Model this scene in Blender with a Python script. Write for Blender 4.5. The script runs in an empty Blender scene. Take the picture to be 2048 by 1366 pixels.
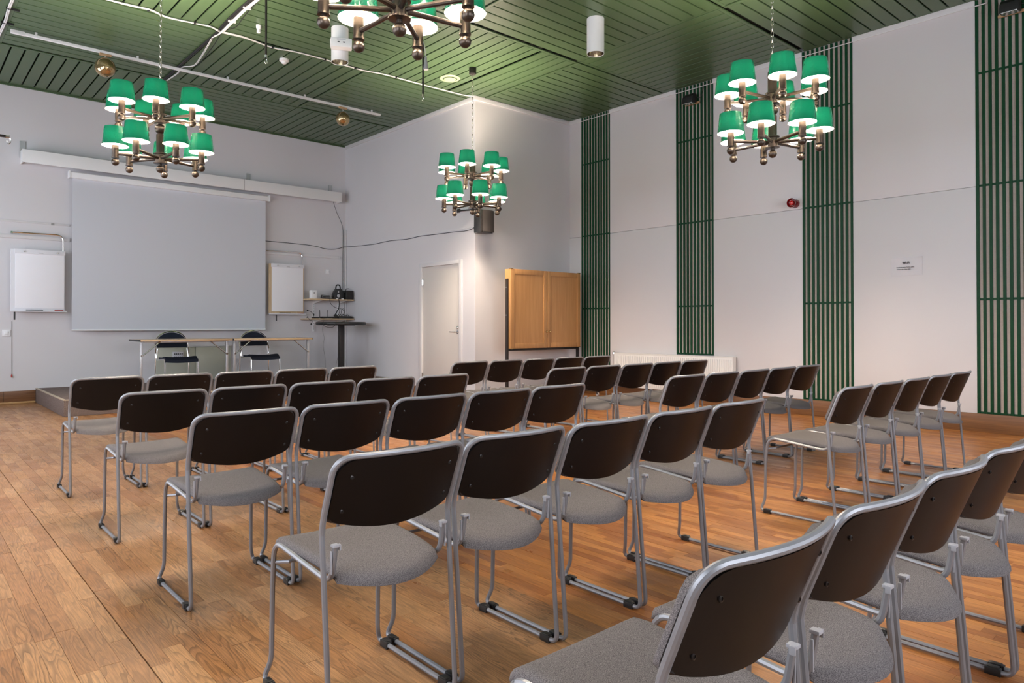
import bpy, bmesh, math, random
from math import sin, cos, pi, radians, sqrt
from mathutils import Vector, Matrix

random.seed(7)
SC = bpy.context.scene
COL = SC.collection

# ------------------------------------------------------------------ camera
H = 1.14
YAW, PITCH = 41.569, 0.5557
cam = bpy.data.cameras.new('camera')
cam.sensor_width = 36.0
cam.lens = 36.0 * 1404.27 / 2048.0
cam.shift_y = -(683.0 - 636.77) / 2048.0
cam.clip_start = 0.05
cam_o = bpy.data.objects.new('camera', cam)
cam_o.location = (0, 0, H)
cam_o.rotation_euler = (radians(90 + PITCH), 0, radians(-YAW))
COL.objects.link(cam_o)
SC.camera = cam_o

# ------------------------------------------------------------------ world, view, daylight
W = bpy.data.worlds.new('sky'); SC.world = W; W.use_nodes = True
bg = W.node_tree.nodes['Background']
bg.inputs[0].default_value = (0.72, 0.84, 1.0, 1); bg.inputs[1].default_value = 1.2
SC.view_settings.view_transform = 'Standard'
SC.view_settings.look = 'None'
SC.view_settings.gamma = 1.0
SC.view_settings.use_curve_mapping = False
SC.view_settings.exposure = 0.76
SC.cycles.use_denoising = True
SC.cycles.max_bounces = 10
SC.cycles.diffuse_bounces = 6
SC.cycles.transparent_max_bounces = 12
SC.cycles.caustics_reflective = False
SC.cycles.caustics_refractive = False
SC.cycles.sample_clamp_indirect = 6.0

BULB = 690.0          # radiance of a chandelier bulb
DAY = 72.0            # watts of daylight through each window
ROOM_X0, ROOM_Y0 = -1.45, -1.55
XR, YS, YA, XD, ZC = 8.73, 12.42, 8.355, 6.661, 4.635
WIN_L = [(0.2, 2.4), (3.2, 5.4), (6.2, 8.4), (9.2, 11.4)]       # windows of the left wall (Y ranges)
WIN_Z = (0.95, 3.55)
WIN_B = [(0.6, 2.8), (4.2, 6.4)]                                 # windows of the wall behind the camera (X ranges)

def area_light(name, loc, rot, sx, sy, watts, col):
    l = bpy.data.lights.new(name, 'AREA'); l.shape = 'RECTANGLE'; l.size = sx; l.size_y = sy
    l.energy = watts; l.color = col
    o = bpy.data.objects.new(name, l); o.location = loc; o.rotation_euler = rot
    COL.objects.link(o); return o
for (a, b) in WIN_L:
    area_light('daylight', (ROOM_X0 - 0.22, (a + b) / 2, sum(WIN_Z) / 2), (0, radians(-90), 0), 2.6, 2.2, DAY, (0.86, 0.90, 1.0))
for (a, b) in WIN_B:
    area_light('daylight', ((a + b) / 2, ROOM_Y0 - 0.22, sum(WIN_Z) / 2), (radians(90), 0, 0), 2.2, 2.6, DAY, (0.88, 0.91, 1.0))

# ------------------------------------------------------------------ materials
def newmat(name):
    m = bpy.data.materials.new(name); m.use_nodes = True
    nt = m.node_tree; b = nt.nodes['Principled BSDF']
    return m, nt, b

def L(nt, a, ao, b, bi): nt.links.new(a.outputs[ao], b.inputs[bi])

def plain(name, col, rough=0.5, metal=0.0, spec=0.5, vary=0.0, scale=8.0, bump=0.0, bscale=60.0, coat=0.0, glow=None):
    m, nt, b = newmat(name)
    b.inputs['Base Color'].default_value = (*col, 1)
    b.inputs['Roughness'].default_value = rough
    b.inputs['Metallic'].default_value = metal
    b.inputs['Specular IOR Level'].default_value = spec
    if coat: b.inputs['Coat Weight'].default_value = coat
    if glow:
        b.inputs['Emission Color'].default_value = (*glow[0], 1); b.inputs['Emission Strength'].default_value = glow[1]
    tc = nt.nodes.new('ShaderNodeTexCoord')
    if vary:
        n = nt.nodes.new('ShaderNodeTexNoise'); n.inputs['Scale'].default_value = scale; n.inputs['Detail'].default_value = 4
        L(nt, tc, 'Object', n, 'Vector')
        mx = nt.nodes.new('ShaderNodeMix'); mx.data_type = 'RGBA'
        mx.inputs[6].default_value = (*[c * (1 - vary) for c in col], 1)
        mx.inputs[7].default_value = (*[min(1, c * (1 + vary)) for c in col], 1)
        L(nt, n, 'Fac', mx, 0); L(nt, mx, 2, b, 'Base Color')
    if bump:
        n2 = nt.nodes.new('ShaderNodeTexNoise'); n2.inputs['Scale'].default_value = bscale; n2.inputs['Detail'].default_value = 3
        L(nt, tc, 'Object', n2, 'Vector')
        bp = nt.nodes.new('ShaderNodeBump'); bp.inputs['Strength'].default_value = bump; bp.inputs['Distance'].default_value = 0.01
        L(nt, n2, 'Fac', bp, 'Height'); L(nt, bp, 'Normal', b, 'Normal')
    return m

def speckle(name, c1, c2, scale, rough=0.9, bump=0.3, dist=0.002):
    m, nt, b = newmat(name)
    tc = nt.nodes.new('ShaderNodeTexCoord')
    n = nt.nodes.new('ShaderNodeTexNoise'); n.inputs['Scale'].default_value = scale; n.inputs['Detail'].default_value = 3; n.inputs['Roughness'].default_value = 0.8
    L(nt, tc, 'Object', n, 'Vector')
    r = nt.nodes.new('ShaderNodeValToRGB'); r.color_ramp.elements[0].position = 0.36; r.color_ramp.elements[1].position = 0.64
    r.color_ramp.elements[0].color = (*c1, 1); r.color_ramp.elements[1].color = (*c2, 1)
    L(nt, n, 'Fac', r, 'Fac'); L(nt, r, 'Color', b, 'Base Color')
    b.inputs['Roughness'].default_value = rough; b.inputs['Specular IOR Level'].default_value = 0.2
    bp = nt.nodes.new('ShaderNodeBump'); bp.inputs['Strength'].default_value = bump; bp.inputs['Distance'].default_value = dist
    L(nt, n, 'Fac', bp, 'Height'); L(nt, bp, 'Normal', b, 'Normal')
    return m

def grainwood(name, c1, c2, axis='Z', rough=0.45, s=(40, 40, 2.0), coat=0.0):
    m, nt, b = newmat(name)
    tc = nt.nodes.new('ShaderNodeTexCoord'); mp = nt.nodes.new('ShaderNodeMapping')
    mp.inputs['Scale'].default_value = s
    L(nt, tc, 'Object', mp, 'Vector')
    n = nt.nodes.new('ShaderNodeTexNoise'); n.inputs['Scale'].default_value = 1.0; n.inputs['Detail'].default_value = 5; n.inputs['Distortion'].default_value = 0.6
    L(nt, mp, 'Vector', n, 'Vector')
    r = nt.nodes.new('ShaderNodeValToRGB'); r.color_ramp.elements[0].position = 0.3; r.color_ramp.elements[1].position = 0.7
    r.color_ramp.elements[0].color = (*c1, 1); r.color_ramp.elements[1].color = (*c2, 1)
    L(nt, n, 'Fac', r, 'Fac'); L(nt, r, 'Color', b, 'Base Color')
    b.inputs['Roughness'].default_value = rough
    if coat: b.inputs['Coat Weight'].default_value = coat; b.inputs['Coat Roughness'].default_value = 0.2
    return m

def parquet_mat():
    m, nt, b = newmat('oak_parquet')
    N = nt.nodes.new
    geo = N('ShaderNodeNewGeometry')
    tone = N('ShaderNodeAttribute'); tone.attribute_name = 'tone'
    wear = N('ShaderNodeAttribute'); wear.attribute_name = 'wear'
    off = N('ShaderNodeCombineXYZ')
    k1 = N('ShaderNodeMath'); k1.operation = 'MULTIPLY'; k1.inputs[1].default_value = 91.7; L(nt, tone, 'Fac', k1, 0)
    k2 = N('ShaderNodeMath'); k2.operation = 'MULTIPLY'; k2.inputs[1].default_value = 233.1; L(nt, tone, 'Fac', k2, 0)
    L(nt, k1, 0, off, 'X'); L(nt, k2, 0, off, 'Y')
    add = N('ShaderNodeVectorMath'); add.operation = 'ADD'; L(nt, geo, 'Position', add, 0); L(nt, off, 0, add, 1)
    # stretched field whose contour lines make the cathedral grain
    mp = N('ShaderNodeMapping'); mp.inputs['Scale'].default_value = (13, 1.25, 1); L(nt, add, 0, mp, 'Vector')
    n1 = N('ShaderNodeTexNoise'); n1.inputs['Scale'].default_value = 1.0; n1.inputs['Detail'].default_value = 2.0; n1.inputs['Roughness'].default_value = 0.45; L(nt, mp, 0, n1, 'Vector')
    mul = N('ShaderNodeMath'); mul.operation = 'MULTIPLY'; mul.inputs[1].default_value = 19.0; L(nt, n1, 'Fac', mul, 0)
    fr = N('ShaderNodeMath'); fr.operation = 'FRACT'; L(nt, mul, 0, fr, 0)
    rl = N('ShaderNodeValToRGB'); e = rl.color_ramp.elements
    e[0].position = 0.0; e[0].color = (1, 1, 1, 1); e[1].position = 0.50; e[1].color = (0, 0, 0, 1)
    L(nt, fr, 0, rl, 'Fac')
    # pores: fine streaks along the board
    mp2 = N('ShaderNodeMapping'); mp2.inputs['Scale'].default_value = (260, 9, 1); L(nt, add, 0, mp2, 'Vector')
    n2 = N('ShaderNodeTexNoise'); n2.inputs['Scale'].default_value = 1.0; n2.inputs['Detail'].default_value = 3.0; L(nt, mp2, 0, n2, 'Vector')
    r2 = N('ShaderNodeMapRange'); r2.inputs[1].default_value = 0.38; r2.inputs[2].default_value = 0.62; L(nt, n2, 'Fac', r2, 0)
    # worn patches
    n3 = N('ShaderNodeTexNoise'); n3.inputs['Scale'].default_value = 3.1; n3.inputs['Detail'].default_value = 5.0; L(nt, add, 0, n3, 'Vector')
    r3 = N('ShaderNodeMapRange'); r3.inputs[1].default_value = 0.30; r3.inputs[2].default_value = 0.70; L(nt, n3, 'Fac', r3, 0)
    lw = N('ShaderNodeMath'); lw.operation = 'MULTIPLY'; L(nt, rl, 'Color', lw, 0); L(nt, wear, 'Fac', lw, 1)
    lp = N('ShaderNodeMath'); lp.operation = 'MULTIPLY'; L(nt, lw, 0, lp, 0)
    r3b = N('ShaderNodeMapRange'); r3b.inputs[3].default_value = 0.60; r3b.inputs[4].default_value = 1.0; L(nt, r3, 0, r3b, 0); L(nt, r3b, 0, lp, 1)
    lq = N('ShaderNodeMath'); lq.operation = 'MULTIPLY'; L(nt, lp, 0, lq, 0)
    r2b = N('ShaderNodeMapRange'); r2b.inputs[3].default_value = 0.55; r2b.inputs[4].default_value = 1.0; L(nt, r2, 0, r2b, 0); L(nt, r2b, 0, lq, 1)
    # base tones
    rw = N('ShaderNodeValToRGB'); e = rw.color_ramp.elements
    e[0].position = 0.0; e[0].color = (0.37, 0.160, 0.054, 1); e[1].position = 1.0; e[1].color = (0.54, 0.280, 0.115, 1)
    L(nt, tone, 'Fac', rw, 'Fac')
    rn = N('ShaderNodeValToRGB'); e = rn.color_ramp.elements
    e[0].position = 0.0; e[0].color = (0.32, 0.105, 0.027, 1); e[1].position = 1.0; e[1].color = (0.57, 0.240, 0.065, 1)
    L(nt, tone, 'Fac', rn, 'Fac')
    base = N('ShaderNodeMix'); base.data_type = 'RGBA'; L(nt, wear, 'Fac', base, 0); L(nt, rn, 'Color', base, 6); L(nt, rw, 'Color', base, 7)
    st = N('ShaderNodeMix'); st.data_type = 'RGBA'; st.blend_type = 'MULTIPLY'; st.inputs[0].default_value = 0.35
    L(nt, base, 2, st, 6); L(nt, r2, 0, st, 7)
    # dusty grey bloom on worn patches
    dusty = N('ShaderNodeMix'); dusty.data_type = 'RGBA'; dusty.inputs[7].default_value = (0.20, 0.13, 0.085, 1)
    dm = N('ShaderNodeMath'); dm.operation = 'MULTIPLY'; L(nt, r3, 0, dm, 0); L(nt, wear, 'Fac', dm, 1)
    dm2 = N('ShaderNodeMath'); dm2.operation = 'MULTIPLY'; dm2.inputs[1].default_value = 0.22; L(nt, dm, 0, dm2, 0)
    L(nt, dm2, 0, dusty, 0); L(nt, st, 2, dusty, 6)
    dark = N('ShaderNodeMix'); dark.data_type = 'RGBA'; dark.inputs[7].default_value = (0.035, 0.017, 0.009, 1)
    lr = N('ShaderNodeMath'); lr.operation = 'MULTIPLY'; lr.inputs[1].default_value = 1.0; kt = N('ShaderNodeMath'); kt.operation = 'MULTIPLY'; kt.inputs[1].default_value = 7.31; L(nt, tone, 'Fac', kt, 0); kf = N('ShaderNodeMath'); kf.operation = 'FRACT'; L(nt, kt, 0, kf, 0); km = N('ShaderNodeMapRange'); km.inputs[3].default_value = 0.35; L(nt, kf, 0, km, 0); L(nt, km, 0, lr, 1); L(nt, lq, 0, lr, 0)
    L(nt, lr, 0, dark, 0); L(nt, dusty, 2, dark, 6)
    L(nt, dark, 2, b, 'Base Color')
    rr = N('ShaderNodeMapRange'); rr.inputs[3].default_value = 0.27; rr.inputs[4].default_value = 0.46; L(nt, r3, 0, rr, 0)
    L(nt, rr, 0, b, 'Roughness')
    b.inputs['Specular IOR Level'].default_value = 0.5
    bp = N('ShaderNodeBump'); bp.inputs['Strength'].default_value = 0.25; bp.inputs['Distance'].default_value = -0.001
    L(nt, lq, 0, bp, 'Height'); L(nt, bp, 'Normal', b, 'Normal')
    return m

def shade_mat():
    m, nt, b = newmat('green_shade'); nt.nodes.remove(b)
    N = nt.nodes.new; out = nt.nodes['Material Output']
    tc = N('ShaderNodeTexCoord')
    n = N('ShaderNodeTexNoise'); n.inputs['Scale'].default_value = 14; n.inputs['Distortion'].default_value = 1.5; L(nt, tc, 'Object', n, 'Vector')
    bp = N('ShaderNodeBump'); bp.inputs['Strength'].default_value = 0.35; bp.inputs['Distance'].default_value = 0.012; L(nt, n, 'Fac', bp, 'Height')
    d1 = N('ShaderNodeBsdfDiffuse'); d1.inputs[0].default_value = (0.004, 0.062, 0.036, 1); L(nt, bp, 0, d1, 'Normal')
    t1 = N('ShaderNodeBsdfTranslucent'); t1.inputs[0].default_value = (0.006, 0.25, 0.135, 1)
    m1 = N('ShaderNodeMixShader'); m1.inputs[0].default_value = 0.013; L(nt, d1, 0, m1, 1); L(nt, t1, 0, m1, 2)
    g1 = N('ShaderNodeBsdfGlossy'); g1.inputs['Roughness'].default_value = 0.16; L(nt, bp, 0, g1, 'Normal')
    fr = N('ShaderNodeFresnel'); fr.inputs[0].default_value = 1.5; L(nt, bp, 0, fr, 'Normal')
    m1b = N('ShaderNodeMixShader'); L(nt, fr, 0, m1b, 0); L(nt, m1, 0, m1b, 1); L(nt, g1, 0, m1b, 2)
    d2 = N('ShaderNodeBsdfDiffuse'); d2.inputs[0].default_value = (0.80, 0.78, 0.72, 1)
    t2 = N('ShaderNodeBsdfTranslucent'); t2.inputs[0].default_value = (0.006, 0.25, 0.135, 1)
    m2 = N('ShaderNodeMixShader'); m2.inputs[0].default_value = 0.013; L(nt, d2, 0, m2, 1); L(nt, t2, 0, m2, 2)
    geo = N('ShaderNodeNewGeometry')
    mx = N('ShaderNodeMixShader'); L(nt, geo, 'Backfacing', mx, 0); L(nt, m1b, 0, mx, 1); L(nt, m2, 0, mx, 2)
    L(nt, mx, 0, out, 'Surface')
    return m

def emit_mat(name, col, st):
    m, nt, b = newmat(name); nt.nodes.remove(b)
    e = nt.nodes.new('ShaderNodeEmission'); e.inputs[0].default_value = (*col, 1); e.inputs[1].default_value = st
    L(nt, e, 0, nt.nodes['Material Output'], 'Surface'); return m

def glass_mat(name, tint=(1, 1, 1), refl=0.08):
    m, nt, b = newmat(name); nt.nodes.remove(b)
    t = nt.nodes.new('ShaderNodeBsdfTransparent'); t.inputs[0].default_value = (*tint, 1)
    g = nt.nodes.new('ShaderNodeBsdfGlossy'); g.inputs['Roughness'].default_value = 0.02
    mx = nt.nodes.new('ShaderNodeMixShader'); mx.inputs[0].default_value = refl * 0.5; L(nt, t, 0, mx, 1); L(nt, g, 0, mx, 2)
    L(nt, mx, 0, nt.nodes['Material Output'], 'Surface'); return m

M = {}
M['wall'] = plain('wall_paint', (0.64, 0.62, 0.632), 0.55, vary=0.025, scale=2.0, bump=0.05, bscale=220)
M['backwall'] = plain('brown_wall_paint', (0.17, 0.125, 0.10), 0.6, vary=0.05)
M['wall2'] = plain('wall_panel_paint', (0.645, 0.612, 0.615), 0.5, vary=0.02, scale=1.5, bump=0.03, bscale=160)
M['white'] = plain('white_paint', (0.78, 0.77, 0.76), 0.4, vary=0.02, scale=5)
M['whiteplastic'] = plain('white_plastic', (0.80, 0.80, 0.80), 0.35, vary=0.01)
M['trim'] = plain('white_trim', (0.67, 0.65, 0.65), 0.45, vary=0.02)
M['doorpaint'] = plain('door_paint', (0.62, 0.575, 0.53), 0.45, vary=0.03, scale=3)
M['ceil'] = plain('green_ceiling_paint', (0.062, 0.108, 0.045), 0.34, vary=0.05, scale=3)
M['vent'] = plain('vent_paint', (0.34, 0.42, 0.26), 0.4, vary=0.03)
M['ceilback'] = plain('dark_ceiling_void', (0.010, 0.014, 0.008), 0.9, vary=0.1)
M['slat'] = plain('green_slat_paint', (0.005, 0.046, 0.018), 0.5, spec=0.2, vary=0.25, scale=18, bump=0.06, bscale=90)
M['slatback'] = grainwood('taupe_textile', (0.44, 0.375, 0.33), (0.54, 0.465, 0.415), s=(60, 60, 300), rough=0.9)
M['parquet'] = parquet_mat()
M['joint'] = plain('joint_dark', (0.02, 0.011, 0.006), 0.9, vary=0.2)
M['base'] = grainwood('skirting_wood', (0.13, 0.056, 0.022), (0.22, 0.10, 0.042), s=(2.0, 2.0, 50), rough=0.4)
M['baseR'] = grainwood('skirting_wood_right', (0.13, 0.052, 0.016), (0.23, 0.100, 0.032), s=(30, 1.6, 60), rough=0.4)
M['quarter'] = grainwood('quarter_round_wood', (0.42, 0.24, 0.10), (0.55, 0.34, 0.15), s=(3, 40, 40), rough=0.4)
M['carpet'] = speckle('brown_carpet', (0.065, 0.046, 0.038), (0.25, 0.19, 0.165), 150, bump=0.6, dist=0.004)
M['nosing'] = plain('nosing_tan', (0.40, 0.33, 0.24), 0.6, vary=0.1)
M['fabric'] = speckle('grey_seat_fabric', (0.032, 0.027, 0.027), (0.245, 0.218, 0.212), 620, bump=0.5, dist=0.0015)
M['tube'] = plain('silver_paint_tube', (0.25, 0.25, 0.262), 0.40, metal=0.4, vary=0.08, scale=30)
M['shell'] = plain('black_back_shell', (0.0036, 0.0027, 0.0030), 0.38, vary=0.25, scale=12, spec=0.28)
M['blackplastic'] = plain('black_plastic', (0.012, 0.012, 0.012), 0.4, vary=0.2)
M['blackmetal'] = plain('black_metal', (0.022, 0.018, 0.017), 0.4, metal=0.2, vary=0.15)
M['hookgrey'] = plain('grey_plastic', (0.36, 0.355, 0.37), 0.45, vary=0.05)
M['screw'] = plain('screw_dark', (0.03, 0.026, 0.024), 0.35, metal=0.7)
M['brass'] = plain('bronzed_brass', (0.062, 0.047, 0.037), 0.28, metal=0.7, vary=0.18, scale=25)
M['chain'] = plain('nickel_chain', (0.60, 0.57, 0.52), 0.25, metal=1.0, vary=0.1)
M['shade'] = shade_mat()
M['bulb'] = emit_mat('lamp_bulb', (1.0, 0.83, 0.66), BULB)
M['chrome'] = plain('chrome', (0.78, 0.76, 0.74), 0.10, metal=1.0, vary=0.03)
M['reflector'] = plain('spot_reflector', (0.72, 0.66, 0.56), 0.12, metal=1.0)
M['navy'] = plain('navy_upholstery', (0.010, 0.014, 0.026), 0.8, vary=0.3, scale=120, bump=0.2, bscale=400, spec=0.25)
M['screen'] = plain('screen_cloth', (0.60, 0.615, 0.66), 0.8, vary=0.01, scale=1)
M['paper'] = plain('flip_paper', (0.84, 0.83, 0.86), 0.7, vary=0.01)
M['boardframe'] = plain('grey_board', (0.70, 0.70, 0.73), 0.4, vary=0.02)
M['pinewood'] = grainwood('light_pine', (0.46, 0.33, 0.20), (0.58, 0.44, 0.28), s=(40, 40, 3), rough=0.5)
M['beech'] = grainwood('beech_veneer', (0.44, 0.215, 0.075), (0.53, 0.275, 0.105), s=(26, 26, 1.6), rough=0.38)
M['tabletop'] = grainwood('beech_tabletop', (0.55, 0.37, 0.20), (0.68, 0.48, 0.28), s=(2.5, 40, 40), rough=0.35)
M['steel'] = plain('grey_steel', (0.50, 0.50, 0.51), 0.35, metal=0.6, vary=0.05)
M['palegreen'] = plain('pale_green_panel', (0.47, 0.47, 0.385), 0.5, vary=0.02)
M['gold'] = plain('amber_mirror_glass', (0.46, 0.34, 0.18), 0.07, metal=0.85, vary=0.12, scale=6)
M['plywood'] = grainwood('plywood_block', (0.42, 0.25, 0.12), (0.55, 0.36, 0.19), s=(30, 30, 30), rough=0.6)
M['red'] = plain('siren_red', (0.20, 0.004, 0.006), 0.22, vary=0.1, coat=0.5)
M['redlens'] = plain('siren_lens', (0.62, 0.012, 0.014), 0.15, vary=0.1, coat=0.8)
M['radiator'] = plain('radiator_enamel', (0.76, 0.735, 0.70), 0.35, vary=0.02)
M['lamplens'] = plain('flood_glass', (0.70, 0.70, 0.70), 0.12, metal=0.8, vary=0.3, scale=60)
M['cablewhite'] = plain('white_cable', (0.74, 0.73, 0.72), 0.45, vary=0.05)
M['cableblack'] = plain('black_cable', (0.012, 0.012, 0.012), 0.5, vary=0.1)
M['cablegrey'] = plain('grey_cable', (0.30, 0.29, 0.28), 0.5, vary=0.1)
M['grille'] = speckle('speaker_grille', (0.010, 0.009, 0.009), (0.045, 0.038, 0.036), 700, rough=0.6, bump=0.4, dist=0.001)
M['ink'] = plain('ink', (0.02, 0.02, 0.022), 0.6)
M['plasticfilm'] = plain('laminate_film', (0.60, 0.565, 0.575), 0.38, vary=0.03, scale=20)
M['glass'] = glass_mat('window_glass')
M['knob'] = plain('brass_knob', (0.55, 0.40, 0.19), 0.22, metal=1.0)
M['socketgrey'] = plain('socket_plate', (0.55, 0.55, 0.60), 0.4, vary=0.03)
M['redtip'] = plain('red_tip', (0.35, 0.03, 0.02), 0.5)

# ------------------------------------------------------------------ mesh helpers
class MB:
    def __init__(s): s.v = []; s.f = []
    def box(s, x0, x1, y0, y1, z0, z1):
        n = len(s.v)
        s.v += [(x0, y0, z0), (x1, y0, z0), (x1, y1, z0), (x0, y1, z0), (x0, y0, z1), (x1, y0, z1), (x1, y1, z1), (x0, y1, z1)]
        s.f += [tuple(n + i for i in q) for q in ((0, 3, 2, 1), (4, 5, 6, 7), (0, 1, 5, 4), (1, 2, 6, 5), (2, 3, 7, 6), (3, 0, 4, 7))]
        return s
    def tube(s, pts, r, seg=8, closed=False, caps=True, rs=None):
        P = [Vector(p) for p in pts]; n = len(P); rings = []
        T = []
        for i in range(n):
            if closed: t = P[(i + 1) % n] - P[i - 1]
            else: t = P[min(i + 1, n - 1)] - P[max(i - 1, 0)]
            T.append(t.normalized())
        u = T[0].orthogonal().normalized()
        for i in range(n):
            u = (u - T[i] * u.dot(T[i]))
            if u.length < 1e-6: u = T[i].orthogonal()
            u.normalize(); w = T[i].cross(u)
            rr = rs[i] if rs else r
            b = len(s.v); rings.append(b)
            for k in range(seg):
                a = 2 * pi * k / seg
                s.v.append(tuple(P[i] + (u * cos(a) + w * sin(a)) * rr))
        m = n if closed else n - 1
        for i in range(m):
            a, b = rings[i], rings[(i + 1) % n]
            for k in range(seg):
                k2 = (k + 1) % seg
                s.f.append((a + k, a + k2, b + k2, b + k))
        if caps and not closed:
            s.f.append(tuple(rings[0] + k for k in reversed(range(seg))))
            s.f.append(tuple(rings[-1] + k for k in range(seg)))
        return s
    def lathe(s, prof, seg=20, c=(0, 0, 0), closed_ends=True, axis='z', wob=0.0):
        rings = []
        for (r, z) in prof:
            b = len(s.v); rings.append(b)
            for k in range(seg):
                a = 2 * pi * k / seg
                rr = r * (1 + wob * sin(3 * a + z * 40) * 0.6 + wob * sin(7 * a + z * 90) * 0.4)
                x, y = rr * cos(a), rr * sin(a)
                if axis == 'z': p = (x, y, z)
                elif axis == 'x': p = (z, x, y)
                else: p = (y, z, x)
                s.v.append((p[0] + c[0], p[1] + c[1], p[2] + c[2]))
        for i in range(len(prof) - 1):
            a, b = rings[i], rings[i + 1]
            for k in range(seg):
                k2 = (k + 1) % seg
                s.f.append((a + k, a + k2, b + k2, b + k))
        if closed_ends:
            s.f.append(tuple(rings[0] + k for k in reversed(range(seg))))
            s.f.append(tuple(rings[-1] + k for k in range(seg)))
        return s
    def sphere(s, c, r, seg=16, rg=10, sz=1.0):
        prof = [(max(1e-4, r * sin(pi * i / rg)), -r * cos(pi * i / rg) * sz) for i in range(rg + 1)]
        return s.lathe(prof, seg, c)
    def grid(s, pts):           # pts[i][j] -> quads
        n = len(s.v); R = len(pts); Cn = len(pts[0])
        for row in pts: s.v += [tuple(p) for p in row]
        for i in range(R - 1):
            for j in range(Cn - 1):
                s.f.append((n + i * Cn + j, n + i * Cn + j + 1, n + (i + 1) * Cn + j + 1, n + (i + 1) * Cn + j))
        return s
    def slab(s, front, back):   # two equal grids joined to one closed skin
        n = len(s.v); R = len(front); Cn = len(front[0])
        s.grid(front)
        m = len(s.v)
        for row in back: s.v += [tuple(p) for p in row]
        for i in range(R - 1):
            for j in range(Cn - 1):
                s.f.append((m + i * Cn + j, m + (i + 1) * Cn + j, m + (i + 1) * Cn + j + 1, m + i * Cn + j + 1))
        loop = [(0, j) for j in range(Cn - 1)] + [(i, Cn - 1) for i in range(R - 1)] + [(R - 1, j) for j in range(Cn - 1, 0, -1)] + [(i, 0) for i in range(R - 1, 0, -1)]
        for q in range(len(loop)):
            a = loop[q]; b = loop[(q + 1) % len(loop)]
            ia, ib = a[0] * Cn + a[1], b[0] * Cn + b[1]
            s.f.append((n + ib, n + ia, m + ia, m + ib))
        return s
    def prism(s, outline, y0, y1):   # outline in x,z ; extruded along y
        n = len(s.v); k = len(outline)
        s.v += [(x, y0, z) for x, z in outline] + [(x, y1, z) for x, z in outline]
        s.f.append(tuple(n + i for i in range(k))); s.f.append(tuple(n + k + i for i in reversed(range(k))))
        for i in range(k):
            j = (i + 1) % k
            s.f.append((n + j, n + i, n + k + i, n + k + j))
        return s
    def mesh(s, name, mat, bevel=0.0, smooth=True, angle=35, fix=True):
        me = bpy.data.meshes.new(name); me.from_pydata(s.v, [], s.f); me.materials.append(mat)
        if bevel or fix:
            bm = bmesh.new(); bm.from_mesh(me)
            if fix: bmesh.ops.recalc_face_normals(bm, faces=bm.faces)
            if bevel:
                ed = [e for e in bm.edges if len(e.link_faces) == 2 and e.calc_face_angle(0) > radians(40)]
                bmesh.ops.bevel(bm, geom=ed, offset=bevel, segments=2, profile=0.6, affect='EDGES', clamp_overlap=True)
            bm.to_mesh(me); bm.free()
        if smooth:
            me.polygons.foreach_set('use_smooth', [True] * len(me.polygons))
            me.set_sharp_from_angle(angle=radians(angle))
        return me
    def build(s, name, mat, parent=None, bevel=0.0, smooth=True, angle=35, fix=True):
        return link(name, s.mesh(name, mat, bevel, smooth, angle, fix), parent)

def link(name, me, parent=None, loc=None, rz=0.0):
    o = bpy.data.objects.new(name, me); COL.objects.link(o)
    if parent is not None: o.parent = parent
    if loc is not None: o.location = loc
    if rz: o.rotation_euler = (0, 0, rz)
    return o

def tag(o, label, cat, group=None):
    o['label'] = label; o['category'] = cat
    if group: o['group'] = group
    return o
def thing(name, label, cat, loc=(0, 0, 0), rz=0.0, group=None):
    o = bpy.data.objects.new(name, None); COL.objects.link(o)
    o.empty_display_size = 0.1; o.location = loc; o.rotation_euler = (0, 0, rz)
    return tag(o, label, cat, group)
def struct(o): o['kind'] = 'structure'; return o
def stuff(o): o['kind'] = 'stuff'; return o

def B(*a): return MB().box(*a)

def fillet(P, d, n=6):
    """polyline with its corners rounded; d = cut length per corner"""
    P = [Vector(p) for p in P]; out = [P[0]]
    for i in range(1, len(P) - 1):
        di = d[i - 1] if isinstance(d, (list, tuple)) else d
        a, b = (P[i - 1] - P[i]), (P[i + 1] - P[i])
        da = min(di, a.length * 0.49); db = min(di, b.length * 0.49)
        p0 = P[i] + a.normalized() * da; p2 = P[i] + b.normalized() * db
        for k in range(n + 1):
            t = k / n
            out.append(p0 * (1 - t) ** 2 + P[i] * 2 * t * (1 - t) + p2 * t * t)
    out.append(P[-1]); return out

def spline(P, n=6):
    P = [Vector(p) for p in P]; out = []
    for i in range(len(P) - 1):
        p0, p1, p2, p3 = P[max(i - 1, 0)], P[i], P[i + 1], P[min(i + 2, len(P) - 1)]
        for k in range(n):
            t = k / n
            out.append(0.5 * ((2 * p1) + (p2 - p0) * t + (2 * p0 - 5 * p1 + 4 * p2 - p3) * t * t + (-p0 + 3 * p1 - 3 * p2 + p3) * t ** 3))
    out.append(P[-1]); return out

# visibility helper: only used to rank which floor staves are made as single parts
_f = Vector((sin(radians(YAW)), cos(radians(YAW)), 0)); _r = Vector((cos(radians(YAW)), -sin(radians(YAW)), 0))
def in_view(x, y, z):
    d = Vector((x, y, z - H)); dep = d.dot(_f)
    if dep < 0.3: return None
    u = 1024 + 1404.27 * d.dot(_r) / dep; v = 650 - 1404.27 * d.z / dep
    return dep if (-40 < u < 2088 and -40 < v < 1406) else None

# ------------------------------------------------------------------ room shell
TH = 0.15
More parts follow.
